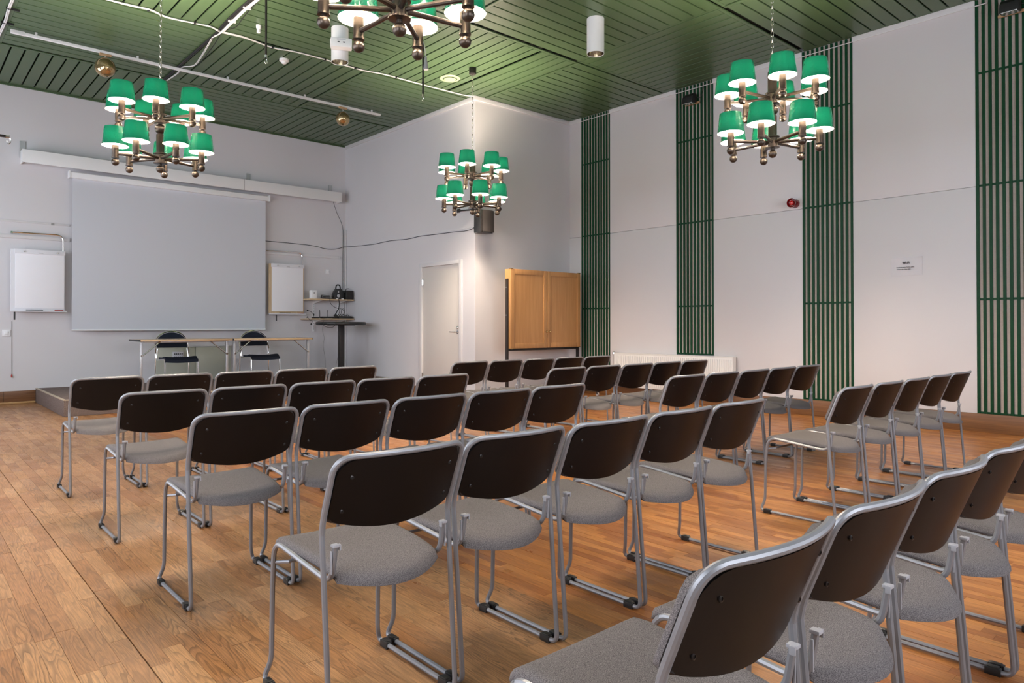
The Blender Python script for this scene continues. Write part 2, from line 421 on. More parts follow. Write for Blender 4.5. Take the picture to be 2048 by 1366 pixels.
# floor
floor = struct(B(ROOM_X0 - TH, XR + 0.2, ROOM_Y0 - TH, YS + TH, -0.12, -0.006).build('floor', M['joint'], smooth=False))
PITCH_B = 0.195; SEAM = 0.659
staves = []
k0 = int(math.floor((ROOM_X0 - SEAM) / PITCH_B)); k1 = int(math.ceil((XR - SEAM) / PITCH_B))
for k in range(k0, k1):
    bx0 = SEAM + k * PITCH_B; bx1 = bx0 + PITCH_B
    g0 = 0.0022 if k == 0 else 0.0008; g1 = 0.0022 if k == -1 else 0.0008
    worn = (bx0 + bx1) / 2 < 2.06
    n = 3 if worn else 4
    for s_ in range(n):
        sx0 = bx0 + PITCH_B * s_ / n + (g0 if s_ == 0 else 0.0004); sx1 = bx0 + PITCH_B * (s_ + 1) / n - (g1 if s_ == n - 1 else 0.0004)
        if sx1 > XR - 0.002: sx1 = XR - 0.002
        if sx0 < ROOM_X0 or sx1 - sx0 < 0.01: continue
        y = ROOM_Y0 - random.random() * 0.5
        while y < YS:
            ln = random.uniform(0.34, 0.56) if worn else random.uniform(0.28, 0.50)
            ya, yb = max(y, ROOM_Y0), min(y + ln, YS)
            y += ln
            if yb - ya < 0.02: continue
            if ya > 8.36 and sx0 > XD: continue
            w = 1.0 if worn else max(0.0, random.uniform(-0.25, 0.12))
            if not worn and yb > 9 : w = min(1, w + 0.2)
            dz = random.uniform(-0.0004, 0.0004)
            staves.append((sx0, sx1, ya + 0.0004, yb - 0.0004, dz, random.random(), w))
rank = []
for i, s_ in enumerate(staves):
    d = in_view((s_[0] + s_[1]) / 2, (s_[2] + s_[3]) / 2, 0)
    if d is not None: rank.append((d, i))
rank.sort(); single = set(i for _, i in rank[:296])

def stave_geo(group):
    v = []; f = []; tn = []; wr = []
    for (x0, x1, y0, y1, dz, t, w) in group:
        n = len(v)
        v += [(x0, y0, -0.006), (x1, y0, -0.006), (x1, y1, -0.006), (x0, y1, -0.006), (x0, y0, dz), (x1, y0, dz), (x1, y1, dz), (x0, y1, dz)]
        f += [tuple(n + i for i in q) for q in ((4, 5, 6, 7), (0, 1, 5, 4), (1, 2, 6, 5), (2, 3, 7, 6), (3, 0, 4, 7))]
        tn += [t] * 5; wr += [w] * 5
    me = bpy.data.meshes.new('floor_stave'); me.from_pydata(v, [], f); me.materials.append(M['parquet'])
    a = me.attributes.new('tone', 'FLOAT', 'FACE'); a.data.foreach_set('value', tn)
    a = me.attributes.new('wear', 'FLOAT', 'FACE'); a.data.foreach_set('value', wr)
    return me
for i in sorted(single): link('floor_stave', stave_geo([staves[i]]), floor)
stuff(link('floor_stave_field', stave_geo([s_ for i, s_ in enumerate(staves) if i not in single]), floor))

# ceiling
ceiling = struct(B(ROOM_X0 - TH, XR + 0.2, ROOM_Y0 - TH, YS + TH, ZC + 0.06, ZC + 0.16).build('ceiling', M['ceilback'], smooth=False))
GX0, GPX, GY0, GPY = 0.975, 1.953, 4.225, 2.155
rest = MB(); nb = 0
def put_board(x0, x1, y0, y1, near):
    global nb
    x0 = max(x0, ROOM_X0); x1 = min(x1, XR); y0 = max(y0, ROOM_Y0); y1 = min(y1, YS)
    if x1 - x0 < 0.02 or y1 - y0 < 0.02: return
    if near and nb < 298:
        nb += 1
        B(x0, x1, y0, y1, ZC, ZC + 0.014).build('ceiling_board', M['ceil'], ceiling, bevel=0.0025, smooth=False)
    else:
        rest.box(x0, x1, y0, y1, ZC, ZC + 0.014)
panels = []
for i in range(-2, 4):
    for j in range(-3, 4):
        x0 = GX0 + i * GPX; x1 = x0 + GPX; y0 = GY0 + j * GPY; y1 = y0 + GPY
        if i == 3: x1 = XR
        if j == 3: y1 = YS
        if x1 < ROOM_X0 or y1 < ROOM_Y0: continue
        if j >= 2 and i == 3: continue
        if j >= 2 and i == 2: x1 = XD
        if i == 3 and j == 1: y1 = YA
        vis = any(in_view(x0 + (x1 - x0) * a / 6, y0 + (y1 - y0) * b / 6, ZC) is not None for a in range(7) for b in range(7))
        panels.append((not vis, -j, i, j, x0, x1, y0, y1))
panels.sort()
for (nv, _, i, j, x0, x1, y0, y1) in panels:
    near = not nv
    E_ = 0.045
    if (i + j) % 2 == 0:            # boards run along X
        p = 0.1625; yb0 = y0 + 0.018; n = 13
        put_board(x0 + 0.004, x0 + E_, y0 + 0.016, y1 - 0.014, near); put_board(x1 - E_, x1 - 0.004, y0 + 0.016, y1 - 0.014, near)
        for k in range(n):
            ya = yb0 + k * p; yb = ya + p - 0.019
            if ya > y1 - 0.02: break
            put_board(x0 + E_ + 0.001, x1 - E_ - 0.001, ya, min(yb, y1 - 0.004), near)
    else:
        p = 0.149; n = 13
        put_board(x0 + 0.006, x1 - 0.006, y0 + 0.016, y0 + E_ + 0.014, near); put_board(x0 + 0.006, x1 - 0.006, y1 - E_ - 0.012, y1 - 0.014, near)
        for k in range(n):
            xa = x0 + 0.010 + k * p; xb = xa + p - 0.020
            if (i, j) == (2, 1) and k == 8: xb -= 0.030
            if xa > x1 - 0.02: break
            put_board(xa, min(xb, x1 - 0.004), y0 + E_ + 0.016, y1 - E_ - 0.014, near)
stuff(rest.build('ceiling_board_field', M['ceil'], ceiling, smooth=False))

# walls
def wall(name, *a, mat='wall'): return struct(B(*a).build(name, M[mat], smooth=False))
ZT = ZC + 0.16
w_front = wall('wall_front', ROOM_X0 - TH, XD + 0.12, YS, YS + TH, -0.1, ZT)
# wall with the door (faces -X)
DY0, DY1, DZ = 8.725, 9.785, 2.125
m = MB(); m.box(XD, XD + 0.12, YA + 0.12, DY0, -0.1, ZT); m.box(XD, XD + 0.12, DY1, YS, -0.1, ZT); m.box(XD, XD + 0.12, DY0, DY1, DZ, ZT); m.box(XD + 0.10, XD + 0.12, DY0, DY1, -0.1, DZ)
w_door = struct(m.build('wall_storeroom', M['wall'], smooth=False))
w_alc = wall('wall_alcove', XD, XR + 0.15, YA, YA + 0.12, -0.1, ZT)
w_right = wall('wall_right', XR + 0.02, XR + 0.15, ROOM_Y0 - TH, YA, -0.1, ZT)
# left wall with windows (behind the frame), back wall with windows
def windowed(name, fixed0, fixed1, a0, a1, wins, along, mat='wall'):
    m = MB()
    def bx(u0, u1, z0, z1):
        if along == 'y': m.box(fixed0, fixed1, u0, u1, z0, z1)
        else: m.box(u0, u1, fixed0, fixed1, z0, z1)
    u = a0
    for (p, q) in wins:
        bx(u, p, -0.1, ZT); bx(p, q, -0.1, WIN_Z[0]); bx(p, q, WIN_Z[1], ZT); u = q
    bx(u, a1, -0.1, ZT)
    return struct(m.build(name, M[mat], smooth=False))
windowed('wall_left', ROOM_X0 - TH, ROOM_X0, ROOM_Y0 - TH, YS, WIN_L, 'y')
windowed('wall_back', ROOM_Y0 - TH, ROOM_Y0, ROOM_X0, XR + 0.02, WIN_B, 'x', 'backwall')
wn = 0
for wins, along in ((WIN_L, 'y'), (WIN_B, 'x')):
    for (p, q) in wins:
        wn += 1
        z0, z1 = WIN_Z
        fr = MB(); pn = []
        def bx(mb, u0, u1, d0, d1, za, zb):
            if along == 'y': mb.box(ROOM_X0 + d0, ROOM_X0 + d1, u0, u1, za, zb)
            else: mb.box(u0, u1, ROOM_Y0 + d0, ROOM_Y0 + d1, za, zb)
        for (u0, u1) in ((p, p + 0.06), (q - 0.06, q), ((p + q) / 2 - 0.03, (p + q) / 2 + 0.03)): bx(fr, u0, u1, -0.10, -0.04, z0, z1)
        for (za, zb) in ((z0, z0 + 0.06), (z1 - 0.06, z1), (2.65, 2.71)): bx(fr, p + 0.06, q - 0.06, -0.099, -0.041, za, zb)
        wo = struct(fr.build('window_%d' % wn, M['white'], bevel=0.004))
        mid = (p + q) / 2
        for (u0, u1) in ((p + 0.06, mid - 0.03), (mid + 0.03, q - 0.06)):
            for (za, zb) in ((z0 + 0.06, 2.65), (2.71, z1 - 0.06)):
                pm = MB(); bx(pm, u0, u1, -0.072, -0.068, za, zb); pm.build('window_pane', M['glass'], wo, smooth=False)
        sl = MB(); bx(sl, p - 0.04, q + 0.04, -0.04, 0.06, z0 - 0.03, z0 + 0.0); sl.build('window_sill', M['white'], wo, bevel=0.004)

# white boards of the right wall between the slat panels
SP = [(1.70, 2.325), (3.615, 4.24), (5.54, 6.165), (7.45, 8.07)]
gaps = [(ROOM_Y0, 1.70), (2.325, 3.615), (4.24, 5.54), (6.165, 7.45), (8.07, YA)]
for (a, b) in gaps:
    B(XR, XR + 0.02, a + 0.002, b - 0.002, 0.0, 2.6265).build('wall_panel', M['wall2'], w_right, bevel=0.002)
    B(XR, XR + 0.02, a + 0.002, b - 0.002, 2.6305, ZC).build('wall_panel', M['wall2'], w_right, bevel=0.002)

# cornices and skirtings
struct(B(XR - 0.018, XR, 2.325, 3.615, 4.575, ZC).build('trim_1', M['trim'], bevel=0.004))
struct(B(XR - 0.018, XR, 4.24, 5.54, 4.575, ZC).build('trim_2', M['trim'], bevel=0.004))
struct(B(XR - 0.018, XR, 6.165, 7.45, 4.575, ZC).build('trim_3', M['trim'], bevel=0.004))
struct(B(XR - 0.018, XR, 8.07, YA, 4.575, ZC).build('trim_4', M['trim'], bevel=0.004))
struct(B(XD - 0.02, XR, YA - 0.02, YA, 4.57, ZC).build('trim_5', M['trim'], bevel=0.004))
struct(B(XD - 0.02, XD, YA, YS, 4.57, ZC).build('trim_6', M['trim'], bevel=0.004))
struct(B(ROOM_X0, XD - 0.02, YS - 0.012, YS, 4.610, ZC).build('trim_7', M['ceil'], bevel=0.003))
struct(B(XR - 0.016, XR, ROOM_Y0, YA - 0.016, 0.0, 0.198).build('baseboard_right', M['baseR'], bevel=0.004))
struct(B(XD + 0.0, XR, YA - 0.016, YA, 0.0, 0.15).build('baseboard_alcove', M['base'], bevel=0.004))
bb = struct(B(ROOM_X0, 1.62, YS - 0.016, YS, 0.03, 0.185).build('baseboard_front', M['base'], bevel=0.004))
B(ROOM_X0, 1.62, YS - 0.035, YS, 0.0, 0.03).build('quarter_round', M['quarter'], bb, bevel=0.012)
B(1.235, 1.238, YS - 0.018, YS - 0.015, 0.032, 0.183).build('board_joint', M['joint'], bb, smooth=False)
struct(B(XD - 0.016, XD, YA, 8.665, 0.0, 0.12).build('baseboard_storeroom', M['base'], bevel=0.004))
struct(B(XD - 0.016, XD, 9.845, 10.15, 0.0, 0.12).build('baseboard_door', M['base'], bevel=0.004))
# corner bead of the projecting storeroom corner
struct(MB().tube([(XD - 0.001, YA - 0.001, 0.15), (XD - 0.001, YA - 0.001, 2.2)], 0.006, 6).build('trim_8', M['trim']))

# door
m = MB()
m.box(XD - 0.018, XD + 0.04, DY0 - 0.055, DY0 + 0.02, 0, 2.165); m.box(XD - 0.018, XD + 0.04, DY1 - 0.02, DY1 + 0.055, 0, 2.165); m.box(XD - 0.018, XD + 0.04, DY0 + 0.02, DY1 - 0.02, DZ - 0.02, 2.165)
door = struct(m.build('door_1', M['trim'], bevel=0.005))
B(XD + 0.012, XD + 0.055, DY0 + 0.022, DY1 - 0.022, 0.01, DZ - 0.022).build('door_leaf', M['doorpaint'], door, bevel=0.003)
m = MB(); m.lathe([(0.026, 0.006), (0.026, 0.012), (0.018, 0.014)], 16, (XD, 8.805, 1.030), axis='x')
m.lathe([(0.026, 0.012), (0.026, 0.006), (0.008, 0.004), (0.008, -0.045)], 16, (XD, 8.805, 1.030), axis='x')
m.tube(fillet([(XD - 0.035, 8.805, 1.030), (XD - 0.046, 8.815, 1.030), (XD - 0.046, 8.945, 1.034)], 0.01, 4), 0.009, 8)
m.build('door_handle', M['chrome'], door)
MB().lathe([(0.024, 0.012), (0.024, -0.004), (0.014, -0.012)], 16, (XD, 8.800, 1.105), axis='x').build('door_lock', M['chrome'], door)
for z in (1.85, 0.30):
    m = MB(); m.tube([(XD - 0.006, DY1 - 0.03, z - 0.045), (XD - 0.006, DY1 - 0.03, z + 0.045)], 0.010, 8); m.box(XD - 0.004, XD + 0.012, DY1 - 0.045, DY1 - 0.02, z - 0.035, z + 0.035)
    m.build('door_hinge', M['chrome'], door)

# ------------------------------------------------------------------ green slat panels
slat_m = B(XR - 0.006, XR + 0.012, -0.0142, 0.0142, 0.197, ZC - 0.002).mesh('slat', M['slat'], bevel=0.002)
slat_short = B(XR - 0.006, XR + 0.012, -0.0142, 0.0142, 0.712, ZC - 0.002).mesh('slat', M['slat'], bevel=0.002)
SPL = ['green slat panel at the right edge of the photo, under the black floodlight',
       'green slat panel beside the red siren, reaching down to the skirting board',
       'shorter green slat panel ending above the white radiator, floodlight near its top',
       'green slat panel next to the alcove corner, partly behind the wooden cabinet']
for n, (a, b) in enumerate(SP):
    yc = (a + b) / 2
    t = thing('slat_panel', SPL[n], 'wall panel', (0, yc, 0), 0, 'green slat panels on the right wall')
    zb = 0.712 if n == 2 else 0.197
    B(XR + 0.013, XR + 0.0198, -0.311, 0.311, zb, ZC).build('backing_cloth', M['slatback'], t, smooth=False)
    for k in range(11):
        link('slat', slat_short if n == 2 else slat_m, t, (0, -0.299 + 0.0598 * k, 0))
    for z in (zb + 0.010, 1.418, 2.634, 3.842):
        B(XR + 0.001, XR + 0.0125, -0.309, 0.309, z - 0.011, z + 0.011).build('rail', M['slat'], t, bevel=0.001)

# radiator below the third panel
t = thing('radiator', 'long white panel radiator on the right wall behind the chairs', 'radiator', (XR - 0.002, 6.23, 0))
m = MB(); RL = 1.045
m.box(-0.10, -0.085, -RL, RL, 0.175, 0.690)
for k in range(58):
    y = -RL + 0.035 + k * (2 * RL - 0.07) / 57
    m.box(-0.108, -0.100, y - 0.011, y + 0.011, 0.20, 0.665)
m.build('front_plate', M['radiator'], t, bevel=0.003)
m = MB(); m.box(-0.106, -0.02, -RL, RL, 0.690, 0.704)
m.build('top_grille', M['radiator'], t, bevel=0.003)
for s_ in (-1, 1): B(-0.106, -0.02, s_ * RL - 0.006, s_ * RL + 0.006, 0.175, 0.704).build('end_plate', M['radiator'], t, bevel=0.002)
B(-0.04, -0.022, -RL + 0.02, RL - 0.02, 0.175, 0.690).build('rear_plate', M['radiator'], t, smooth=False)
m = MB(); m.lathe([(0.022, 0), (0.024, 0.03), (0.016, 0.06)], 14, (-0.06, RL + 0.045, 0.665)); m.tube([(-0.06, RL + 0.045, 0.67), (-0.06, RL, 0.66)], 0.010, 8); m.tube([(-0.06, RL + 0.045, 0.0), (-0.06, RL + 0.045, 0.67)], 0.008, 8)
m.build('valve', M['chrome'], t)
B(-0.02, 0.0, -0.9, -0.84, 0.25, 0.62).build('bracket', M['radiator'], t); B(-0.02, 0.0, 0.84, 0.9, 0.25, 0.62).build('bracket', M['radiator'], t)

# red siren
t = thing('siren', 'round red fire alarm siren on the white wall beside the slat panel', 'alarm', (XR, 4.335, 2.705))
MB().lathe([(0.055, 0.0), (0.058, -0.02), (0.050, -0.05), (0.046, -0.075)], 24, axis='x').build('base', M['red'], t)
MB().lathe([(0.046, -0.075), (0.052, -0.085), (0.060, -0.12), (0.056, -0.125), (0.045, -0.09), (0.02, -0.088)], 24, axis='x').build('horn', M['red'], t)
MB().lathe([(0.030, -0.088), (0.028, -0.112), (0.015, -0.122), (0.001, -0.124)], 18, axis='x').build('lens', M['redlens'], t)

# laminated sign
t = thing('wifi_sign', 'laminated white paper sign with black printed text on white wall', 'sign', (XR, 3.018, 1.814))
yv = [-0.165 + 0.33 * i / 10 for i in range(11)]
def sign_pt(y, z, dx): return (dx - 0.004 - 0.004 * abs(sin(y * 19)) * abs(z) * 8 - (0.006 if z > 0.08 and y < -0.1 else 0), y, z)
zz = [-0.105 + 0.21 * i / 8 for i in range(9)]
MB().slab([[sign_pt(y, z, 0) for z in zz] for y in yv], [[sign_pt(y, z, 0.0015) for z in zz] for y in yv]).build('laminate', M['plasticfilm'], t, angle=80)
def text(body, size, y, z, name='lettering', bold=0.0):
    c = bpy.data.curves.new(name, 'FONT'); c.body = body; c.size = size; c.align_x = 'CENTER'; c.extrude = 0.0003; c.offset = bold
    c.materials.append(M['ink'])
    o = bpy.data.objects.new(name, c); COL.objects.link(o); o.parent = t
    o.location = (-0.0118, y, z); o.rotation_euler = (radians(90), 0, radians(-90))
    me = bpy.data.meshes.new_from_object(o); me.name = name; bpy.data.objects.remove(o)
    q = link(name, me, t, (-0.0118, y, z)); q.rotation_euler = (radians(90), 0, radians(-90)); return q
text('Wi-Fi', 0.034, 0.005, 0.030, bold=0.0010)
text('Användarnamn: Gröna salen', 0.0165, 0.012, -0.014, bold=0.0003)
text('Lösenord: gröna salen', 0.0165, 0.028, -0.036, bold=0.0003)

# floodlights
def floodlight(loc, label):
    t = thing('floodlight', label, 'floodlight', loc, 0, 'black floodlights on the slat panels')
    B(-0.022, -0.002, -0.11, 0.13, -0.050, -0.022).build('wood_block', M['plywood'], t, bevel=0.002)
    m = MB(); # housing: wedge, lens facing down/out
    m.prism([(-0.055, -0.055), (-0.055, 0.075), (-0.10, 0.085), (-0.155, 0.035), (-0.17, -0.06)], -0.085, 0.085)
    m.build('housing', M['blackplastic'], t, bevel=0.006)
    B(-0.160, -0.065, -0.07, 0.07, -0.064, -0.056).build('glass', M['lamplens'], t, bevel=0.002)
    m = MB(); m.tube(fillet([(-0.022, -0.0, -0.035), (-0.05, -0.0, -0.045), (-0.06, 0.0, 0.0)], 0.01, 3), 0.008, 8); m.build('bracket', M['blackmetal'], t)
    MB().tube(spline([(-0.05, -0.07, 0.03), (-0.035, -0.13, 0.02), (-0.02, -0.16, 0.06), (-0.006, -0.175, 0.17)], 6), 0.004, 6).build('cable', M['cableblack'], t)
    return t
floodlight((XR - 0.014, 5.855, 4.39), 'black floodlight on a wood block, high on the slat panel above the radiator')
floodlight((XR - 0.014, 1.98, 4.415), 'black floodlight cropped by the top right corner of the photo')

# thin white cable under the right cornice
tag(MB().tube(spline([(XR - 0.022, 8.33, 4.572), (XR - 0.022, 6.6, 4.575), (XR - 0.022, 5.0, 4.57), (XR - 0.022, 3.5, 4.572), (XR - 0.022, 2.21, 4.566)], 5), 0.005, 6).build('wall_cable', M['cablewhite']),
    'thin white cable running along the top of the right wall under the ceiling', 'cable')

# ------------------------------------------------------------------ stage wall fittings
# platform
t = thing('stage_platform', 'low stage platform covered in brown speckled carpet with tan nosing', 'platform', (0, 0, 0))
PZ, PX0, PY0 = 0.215, 1.622, 10.20
B(PX0, XD - 0.002, PY0, YS - 0.002, 0.0, PZ - 0.004).build('carpet_body', M['carpet'], t, bevel=0.008)
m = MB(); m.box(PX0 - 0.004, PX0 + 0.026, PY0 - 0.004, YS - 0.002, PZ - 0.014, PZ); m.box(PX0 + 0.026, XD - 0.002, PY0 - 0.004, PY0 + 0.026, PZ - 0.014, PZ)
m.build('nosing', M['nosing'], t, bevel=0.004)

# pelmet box
t = thing('pelmet_box', 'long white box hung on the wall above the projection screen', 'pelmet', (3.94, 12.2, 3.585))
B(-2.517, 2.517, 0.0, 0.018, -0.095, 0.092).build('front_board', M['white'], t, bevel=0.002)
B(-2.517, 2.517, 0.018, 0.219, 0.074, 0.092).build('top_board', M['white'], t, bevel=0.002)
for s_ in (-1, 1): B(s_ * 2.517 - 0.009, s_ * 2.517 + 0.009, 0.001, 0.219, -0.094, 0.091).build('end_board', M['white'], t, bevel=0.002)
for x in (-2.50, 0.815, 2.395):
    m = MB(); m.box(x - 0.035, x - 0.022, 0.205, 0.219, 0.0, 0.245); m.box(x + 0.022, x + 0.035, 0.205, 0.219, 0.0, 0.245); m.box(x - 0.022, x + 0.022, 0.211, 0.219, 0.09, 0.245)
    m.build('bracket', M['steel'], t)
B(0.66, 0.664, -0.002, 0.001, -0.094, 0.091).build('board_joint', M['joint'], t, smooth=False)

# projection screen
t = thing('projection_screen', 'large pale grey roll-down projection screen on the stage wall', 'screen', (3.54, 12.30, 1.06))
m = MB(); m.prism([(0, 0), (0, 0)], 0, 0) if False else None
prof = [(-0.055, 2.295), (-0.055, 2.375), (-0.035, 2.392), (0.055, 2.392), (0.055, 2.295)]
mb = MB(); n_ = len(prof)
mb.v = [(-1.525, y, z) for y, z in prof] + [(1.525, y, z) for y, z in prof]
mb.f = [tuple(range(n_)), tuple(range(2 * n_ - 1, n_ - 1, -1))] + [(i, (i + 1) % n_, n_ + (i + 1) % n_, n_ + i) for i in range(n_)]
mb.build('housing', M['whiteplastic'], t, bevel=0.006)
for s_ in (-1, 1):
    B(s_ * 1.53 - 0.012, s_ * 1.53 + 0.012, -0.06, 0.06, 2.29, 2.40).build('end_cap', M['whiteplastic'], t, bevel=0.006)
    B(s_ * 1.2 - 0.02, s_ * 1.2 + 0.02, 0.055, 0.119, 2.33, 2.37).build('wall_bracket', M['steel'], t)
zs = [0.01 + 2.29 * i / 12 for i in range(13)]
fr = [[(x, 0.004 * cos(z * 2.2 + 1) * 0.6, z) for z in zs] for x in (-1.487, -0.75, 0, 0.75, 1.482)]
MB().slab(fr, [[(p[0], p[1] + 0.002, p[2]) for p in r_] for r_ in fr]).build('screen_cloth', M['screen'], t, angle=80)
MB().tube([(-1.49, 0.0, 0.005), (1.485, 0.0, 0.005)], 0.013, 10).build('bottom_bar', M['whiteplastic'], t)
tag(MB().tube([(1.325, YS - 0.006, 1.20), (1.327, YS - 0.006, 0.8), (1.329, YS - 0.006, 0.43)], 0.0025, 6).build('pull_cord', M['cablegrey']), 'thin pull cord hanging on the wall below the left flip chart', 'cord')
MB().lathe([(0.004, 0.0), (0.010, -0.02), (0.010, -0.045), (0.004, -0.05)], 10, (1.329, YS - 0.012, 0.432)).build('cord_tip', M['redtip'], bpy.data.objects['pull_cord'])

# wall mounted flip charts
def flipchart(label, x0, x1, z0, z1, frame_mat, margin, arm_x0):
    yb, yf = 12.335, 12.295
    t = thing('flip_chart', label, 'flip chart', (0, 0, 0), 0, 'flip charts on the stage wall')
    B(x0, x1, yf + 0.006, yb, z0, z1).build('board', frame_mat, t, bevel=0.004)
    px0, px1 = x0 + margin[0], x1 - margin[1]; pz0 = z0 + margin[2]
    B(px0, px1, yf, yf + 0.006, pz0, z1 - 0.012).build('paper_pad', M['paper'], t, bevel=0.001)
    B(px0 - 0.012, px1 + 0.012, yf - 0.012, yf + 0.004, z1 - 0.062, z1 + 0.004).build('clamp_bar', M['boardframe'], t, bevel=0.003)
    for q in (0.17, 0.85):
        MB().lathe([(0.012, 0.0), (0.012, -0.012), (0.007, -0.02)], 12, (px0 + (px1 - px0) * q, yf - 0.010, z1 - 0.03), axis='y').build('clamp_knob', M['chrome'], t)
    B(px0 + (px1 - px0) * 0.46, px0 + (px1 - px0) * 0.56, yf - 0.0135, yf - 0.011, z1 - 0.052, z1 - 0.038).build('maker_plate', M['steel'], t)
    B(x0 - 0.004, x1 + 0.02, yf - 0.045, yf + 0.006, z0 - 0.018, z0 + 0.002).build('pen_tray', M['boardframe'], t, bevel=0.003)
    for q, c in ((0.27, 'ink'), (0.42, 'ink'), (0.80, 'redtip')):
        xx = x0 + (x1 - x0) * q
        pen = MB().tube([(xx, yf - 0.028, z0 + 0.009), (xx + 0.11, yf - 0.028, z0 + 0.009)], 0.007, 8).build('marker_pen', M[c])
        tag(pen, {0.27: 'left black', 0.42: 'second black', 0.80: 'red-capped'}[q] + ' marker lying on the tray of the ' + ('left' if x0 < 3 else 'right') + ' flip chart', 'marker')
    pts = fillet([(arm_x0, 12.36, 2.482), (x1 - 0.016, 12.36, 2.49), (x1 - 0.016, 12.345, z1 - 0.10)], [0.10], 8)
    MB().tube(pts, 0.011, 8).build('support_arm', M['chrome'], t)
    B(arm_x0 - 0.004, arm_x0 + 0.02, 12.35, YS - 0.001, 2.468, 2.496).build('arm_mount', M['chrome'], t)
    hx = x0 + (0.05 if x0 < 3 else 0.14)
    MB().tube([(hx, yf + 0.01, z0 - 0.02), (hx, yf + 0.01, z0 - 0.135)], 0.011, 8).build('release_lever', M['blackplastic'], t)
    B(x0 + 0.1, x1 - 0.1, yb, YS - 0.001, z0 + 0.3, z0 + 0.4).build('wall_mount', M['steel'], t)
flipchart('grey wall-mounted flip chart left of the projection screen', 1.297, 1.962, 1.352, 2.240, M['boardframe'], (0.055, 0.010, 0.035), 1.305)
flipchart('pine-framed wall-mounted flip chart right of the projection screen', 5.088, 5.752, 1.352, 2.250, M['pinewood'], (0.048, 0.020, 0.040), 5.035)

# trunking on the stage wall
t = thing('cable_trunking', 'white cable trunking along the wall left of the projection screen', 'trunking', (0, 0, 0))
B(ROOM_X0 + 0.02, 2.04, YS - 0.022, YS - 0.001, 2.405, 2.455).build('trunk', M['trim'], t, bevel=0.003)
B(ROOM_X0 + 0.02, 2.04, YS - 0.014, YS - 0.001, 2.640, 2.664).build('trunk', M['trim'], t, bevel=0.002)
B(1.80, 1.84, YS - 0.016, YS - 0.013, 2.635, 2.669).build('clip', M['cablegrey'], t)
t = thing('cable_trunking', 'white cable trunking on the wall above the right flip chart', 'trunking', (0, 0, 0))
B(5.065, 6.515, YS - 0.022, YS - 0.001, 2.425, 2.475).build('trunk', M['trim'], t, bevel=0.003)
B(6.50, 6.53, YS - 0.026, YS, 2.422, 2.478).build('end_cap', M['trim'], t, bevel=0.002)
t = thing('conduit', 'pair of white vertical conduits in the corner behind the wall shelf', 'conduit', (0, 0, 0))
MB().tube([(6.625, YS - 0.014, 0.22), (6.625, YS - 0.014, 3.0)], 0.013, 8).build('pipe', M['trim'], t)
MB().tube([(6.648, YS - 0.04, 0.22), (6.648, YS - 0.04, 3.0)], 0.010, 8).build('pipe', M['trim'], t)
tag(MB().tube(spline([(6.34, 12.30, 3.50), (6.45, 12.36, 3.3), (6.56, 12.39, 3.12), (6.60, 12.40, 2.95), (6.597, 12.40, 2.4), (6.597, 12.40, 1.64)], 6), 0.004, 6).build('screen_cable', M['cableblack']),
    'black cable dropping from the white box into the wall corner', 'cable')
tag(MB().tube(spline([(5.05, YS - 0.006, 2.66), (5.6, YS - 0.006, 2.655), (6.0, YS - 0.006, 2.64), (6.25, YS - 0.006, 2.60), (6.45, YS - 0.03, 2.61), (6.58, YS - 0.075, 2.655), (XD - 0.012, YS - 0.13, 2.66), (XD - 0.006, 11.4, 2.63), (XD - 0.006, 10.8, 2.64), (XD - 0.006, 10.2, 2.62), (XD - 0.006, 9.84, 2.632), (XD - 0.006, 9.3, 2.618), (XD - 0.006, 8.9, 2.61), (XD - 0.006, 8.6, 2.597), (XD - 0.02, 8.40, 2.61), (6.60, 8.22, 2.66)], 8), 0.0055, 6).build('speaker_cable', M['cableblack']),
    'black cable sagging along the wall from the screen corner to the loudspeaker', 'cable')
tag(MB().tube(spline([(XD - 0.004, 12.3, 2.672), (XD - 0.004, 10.9, 2.66), (XD - 0.004, 9.9, 2.655), (XD - 0.004, 9.2, 2.645), (XD - 0.004, 8.7, 2.635), (XD - 0.004, 8.38, 2.64)], 8), 0.004, 6).build('wall_cable', M['cablewhite']),
    'white cable above the black one on the storeroom wall', 'cable')

def plate(name, label, cat, x, z, w, h, inner=None):
    t = thing(name, label, cat, (x, YS, z))
    B(-w / 2, w / 2, -0.012, 0.0, -h / 2, h / 2).build('plate', M['whiteplastic'], t, bevel=0.003)
    if inner: B(-inner / 2, inner / 2, -0.022, -0.010, -inner / 2, inner / 2).build('rocker', M['whiteplastic'], t, bevel=0.004)
    return t
plate('light_switch', 'white double light switch at the left edge of the stage wall', 'switch', 1.262, 1.028, 0.095, 0.095, 0.045)
plate('wall_box', 'small square white box on the wall above the shelf', 'switch', 6.284, 2.165, 0.082, 0.082, 0.045)
tag(plate('power_socket', 'white wall socket low on the wall between the two tables', 'socket', 4.56, 0.62, 0.08, 0.15, 0.05), 'white double socket on the stage wall between the tables', 'socket')
m = MB(); m.tube(spline([(4.56, YS - 0.03, 0.66), (4.53, YS - 0.05, 0.58), (4.59, YS - 0.05, 0.52), (4.55, YS - 0.03, 0.42), (4.58, YS - 0.03, 0.232)], 6), 0.005, 6)
tag(m.build('extension_lead', M['cablewhite']), 'white power cord hanging from the socket between the tables', 'cord')

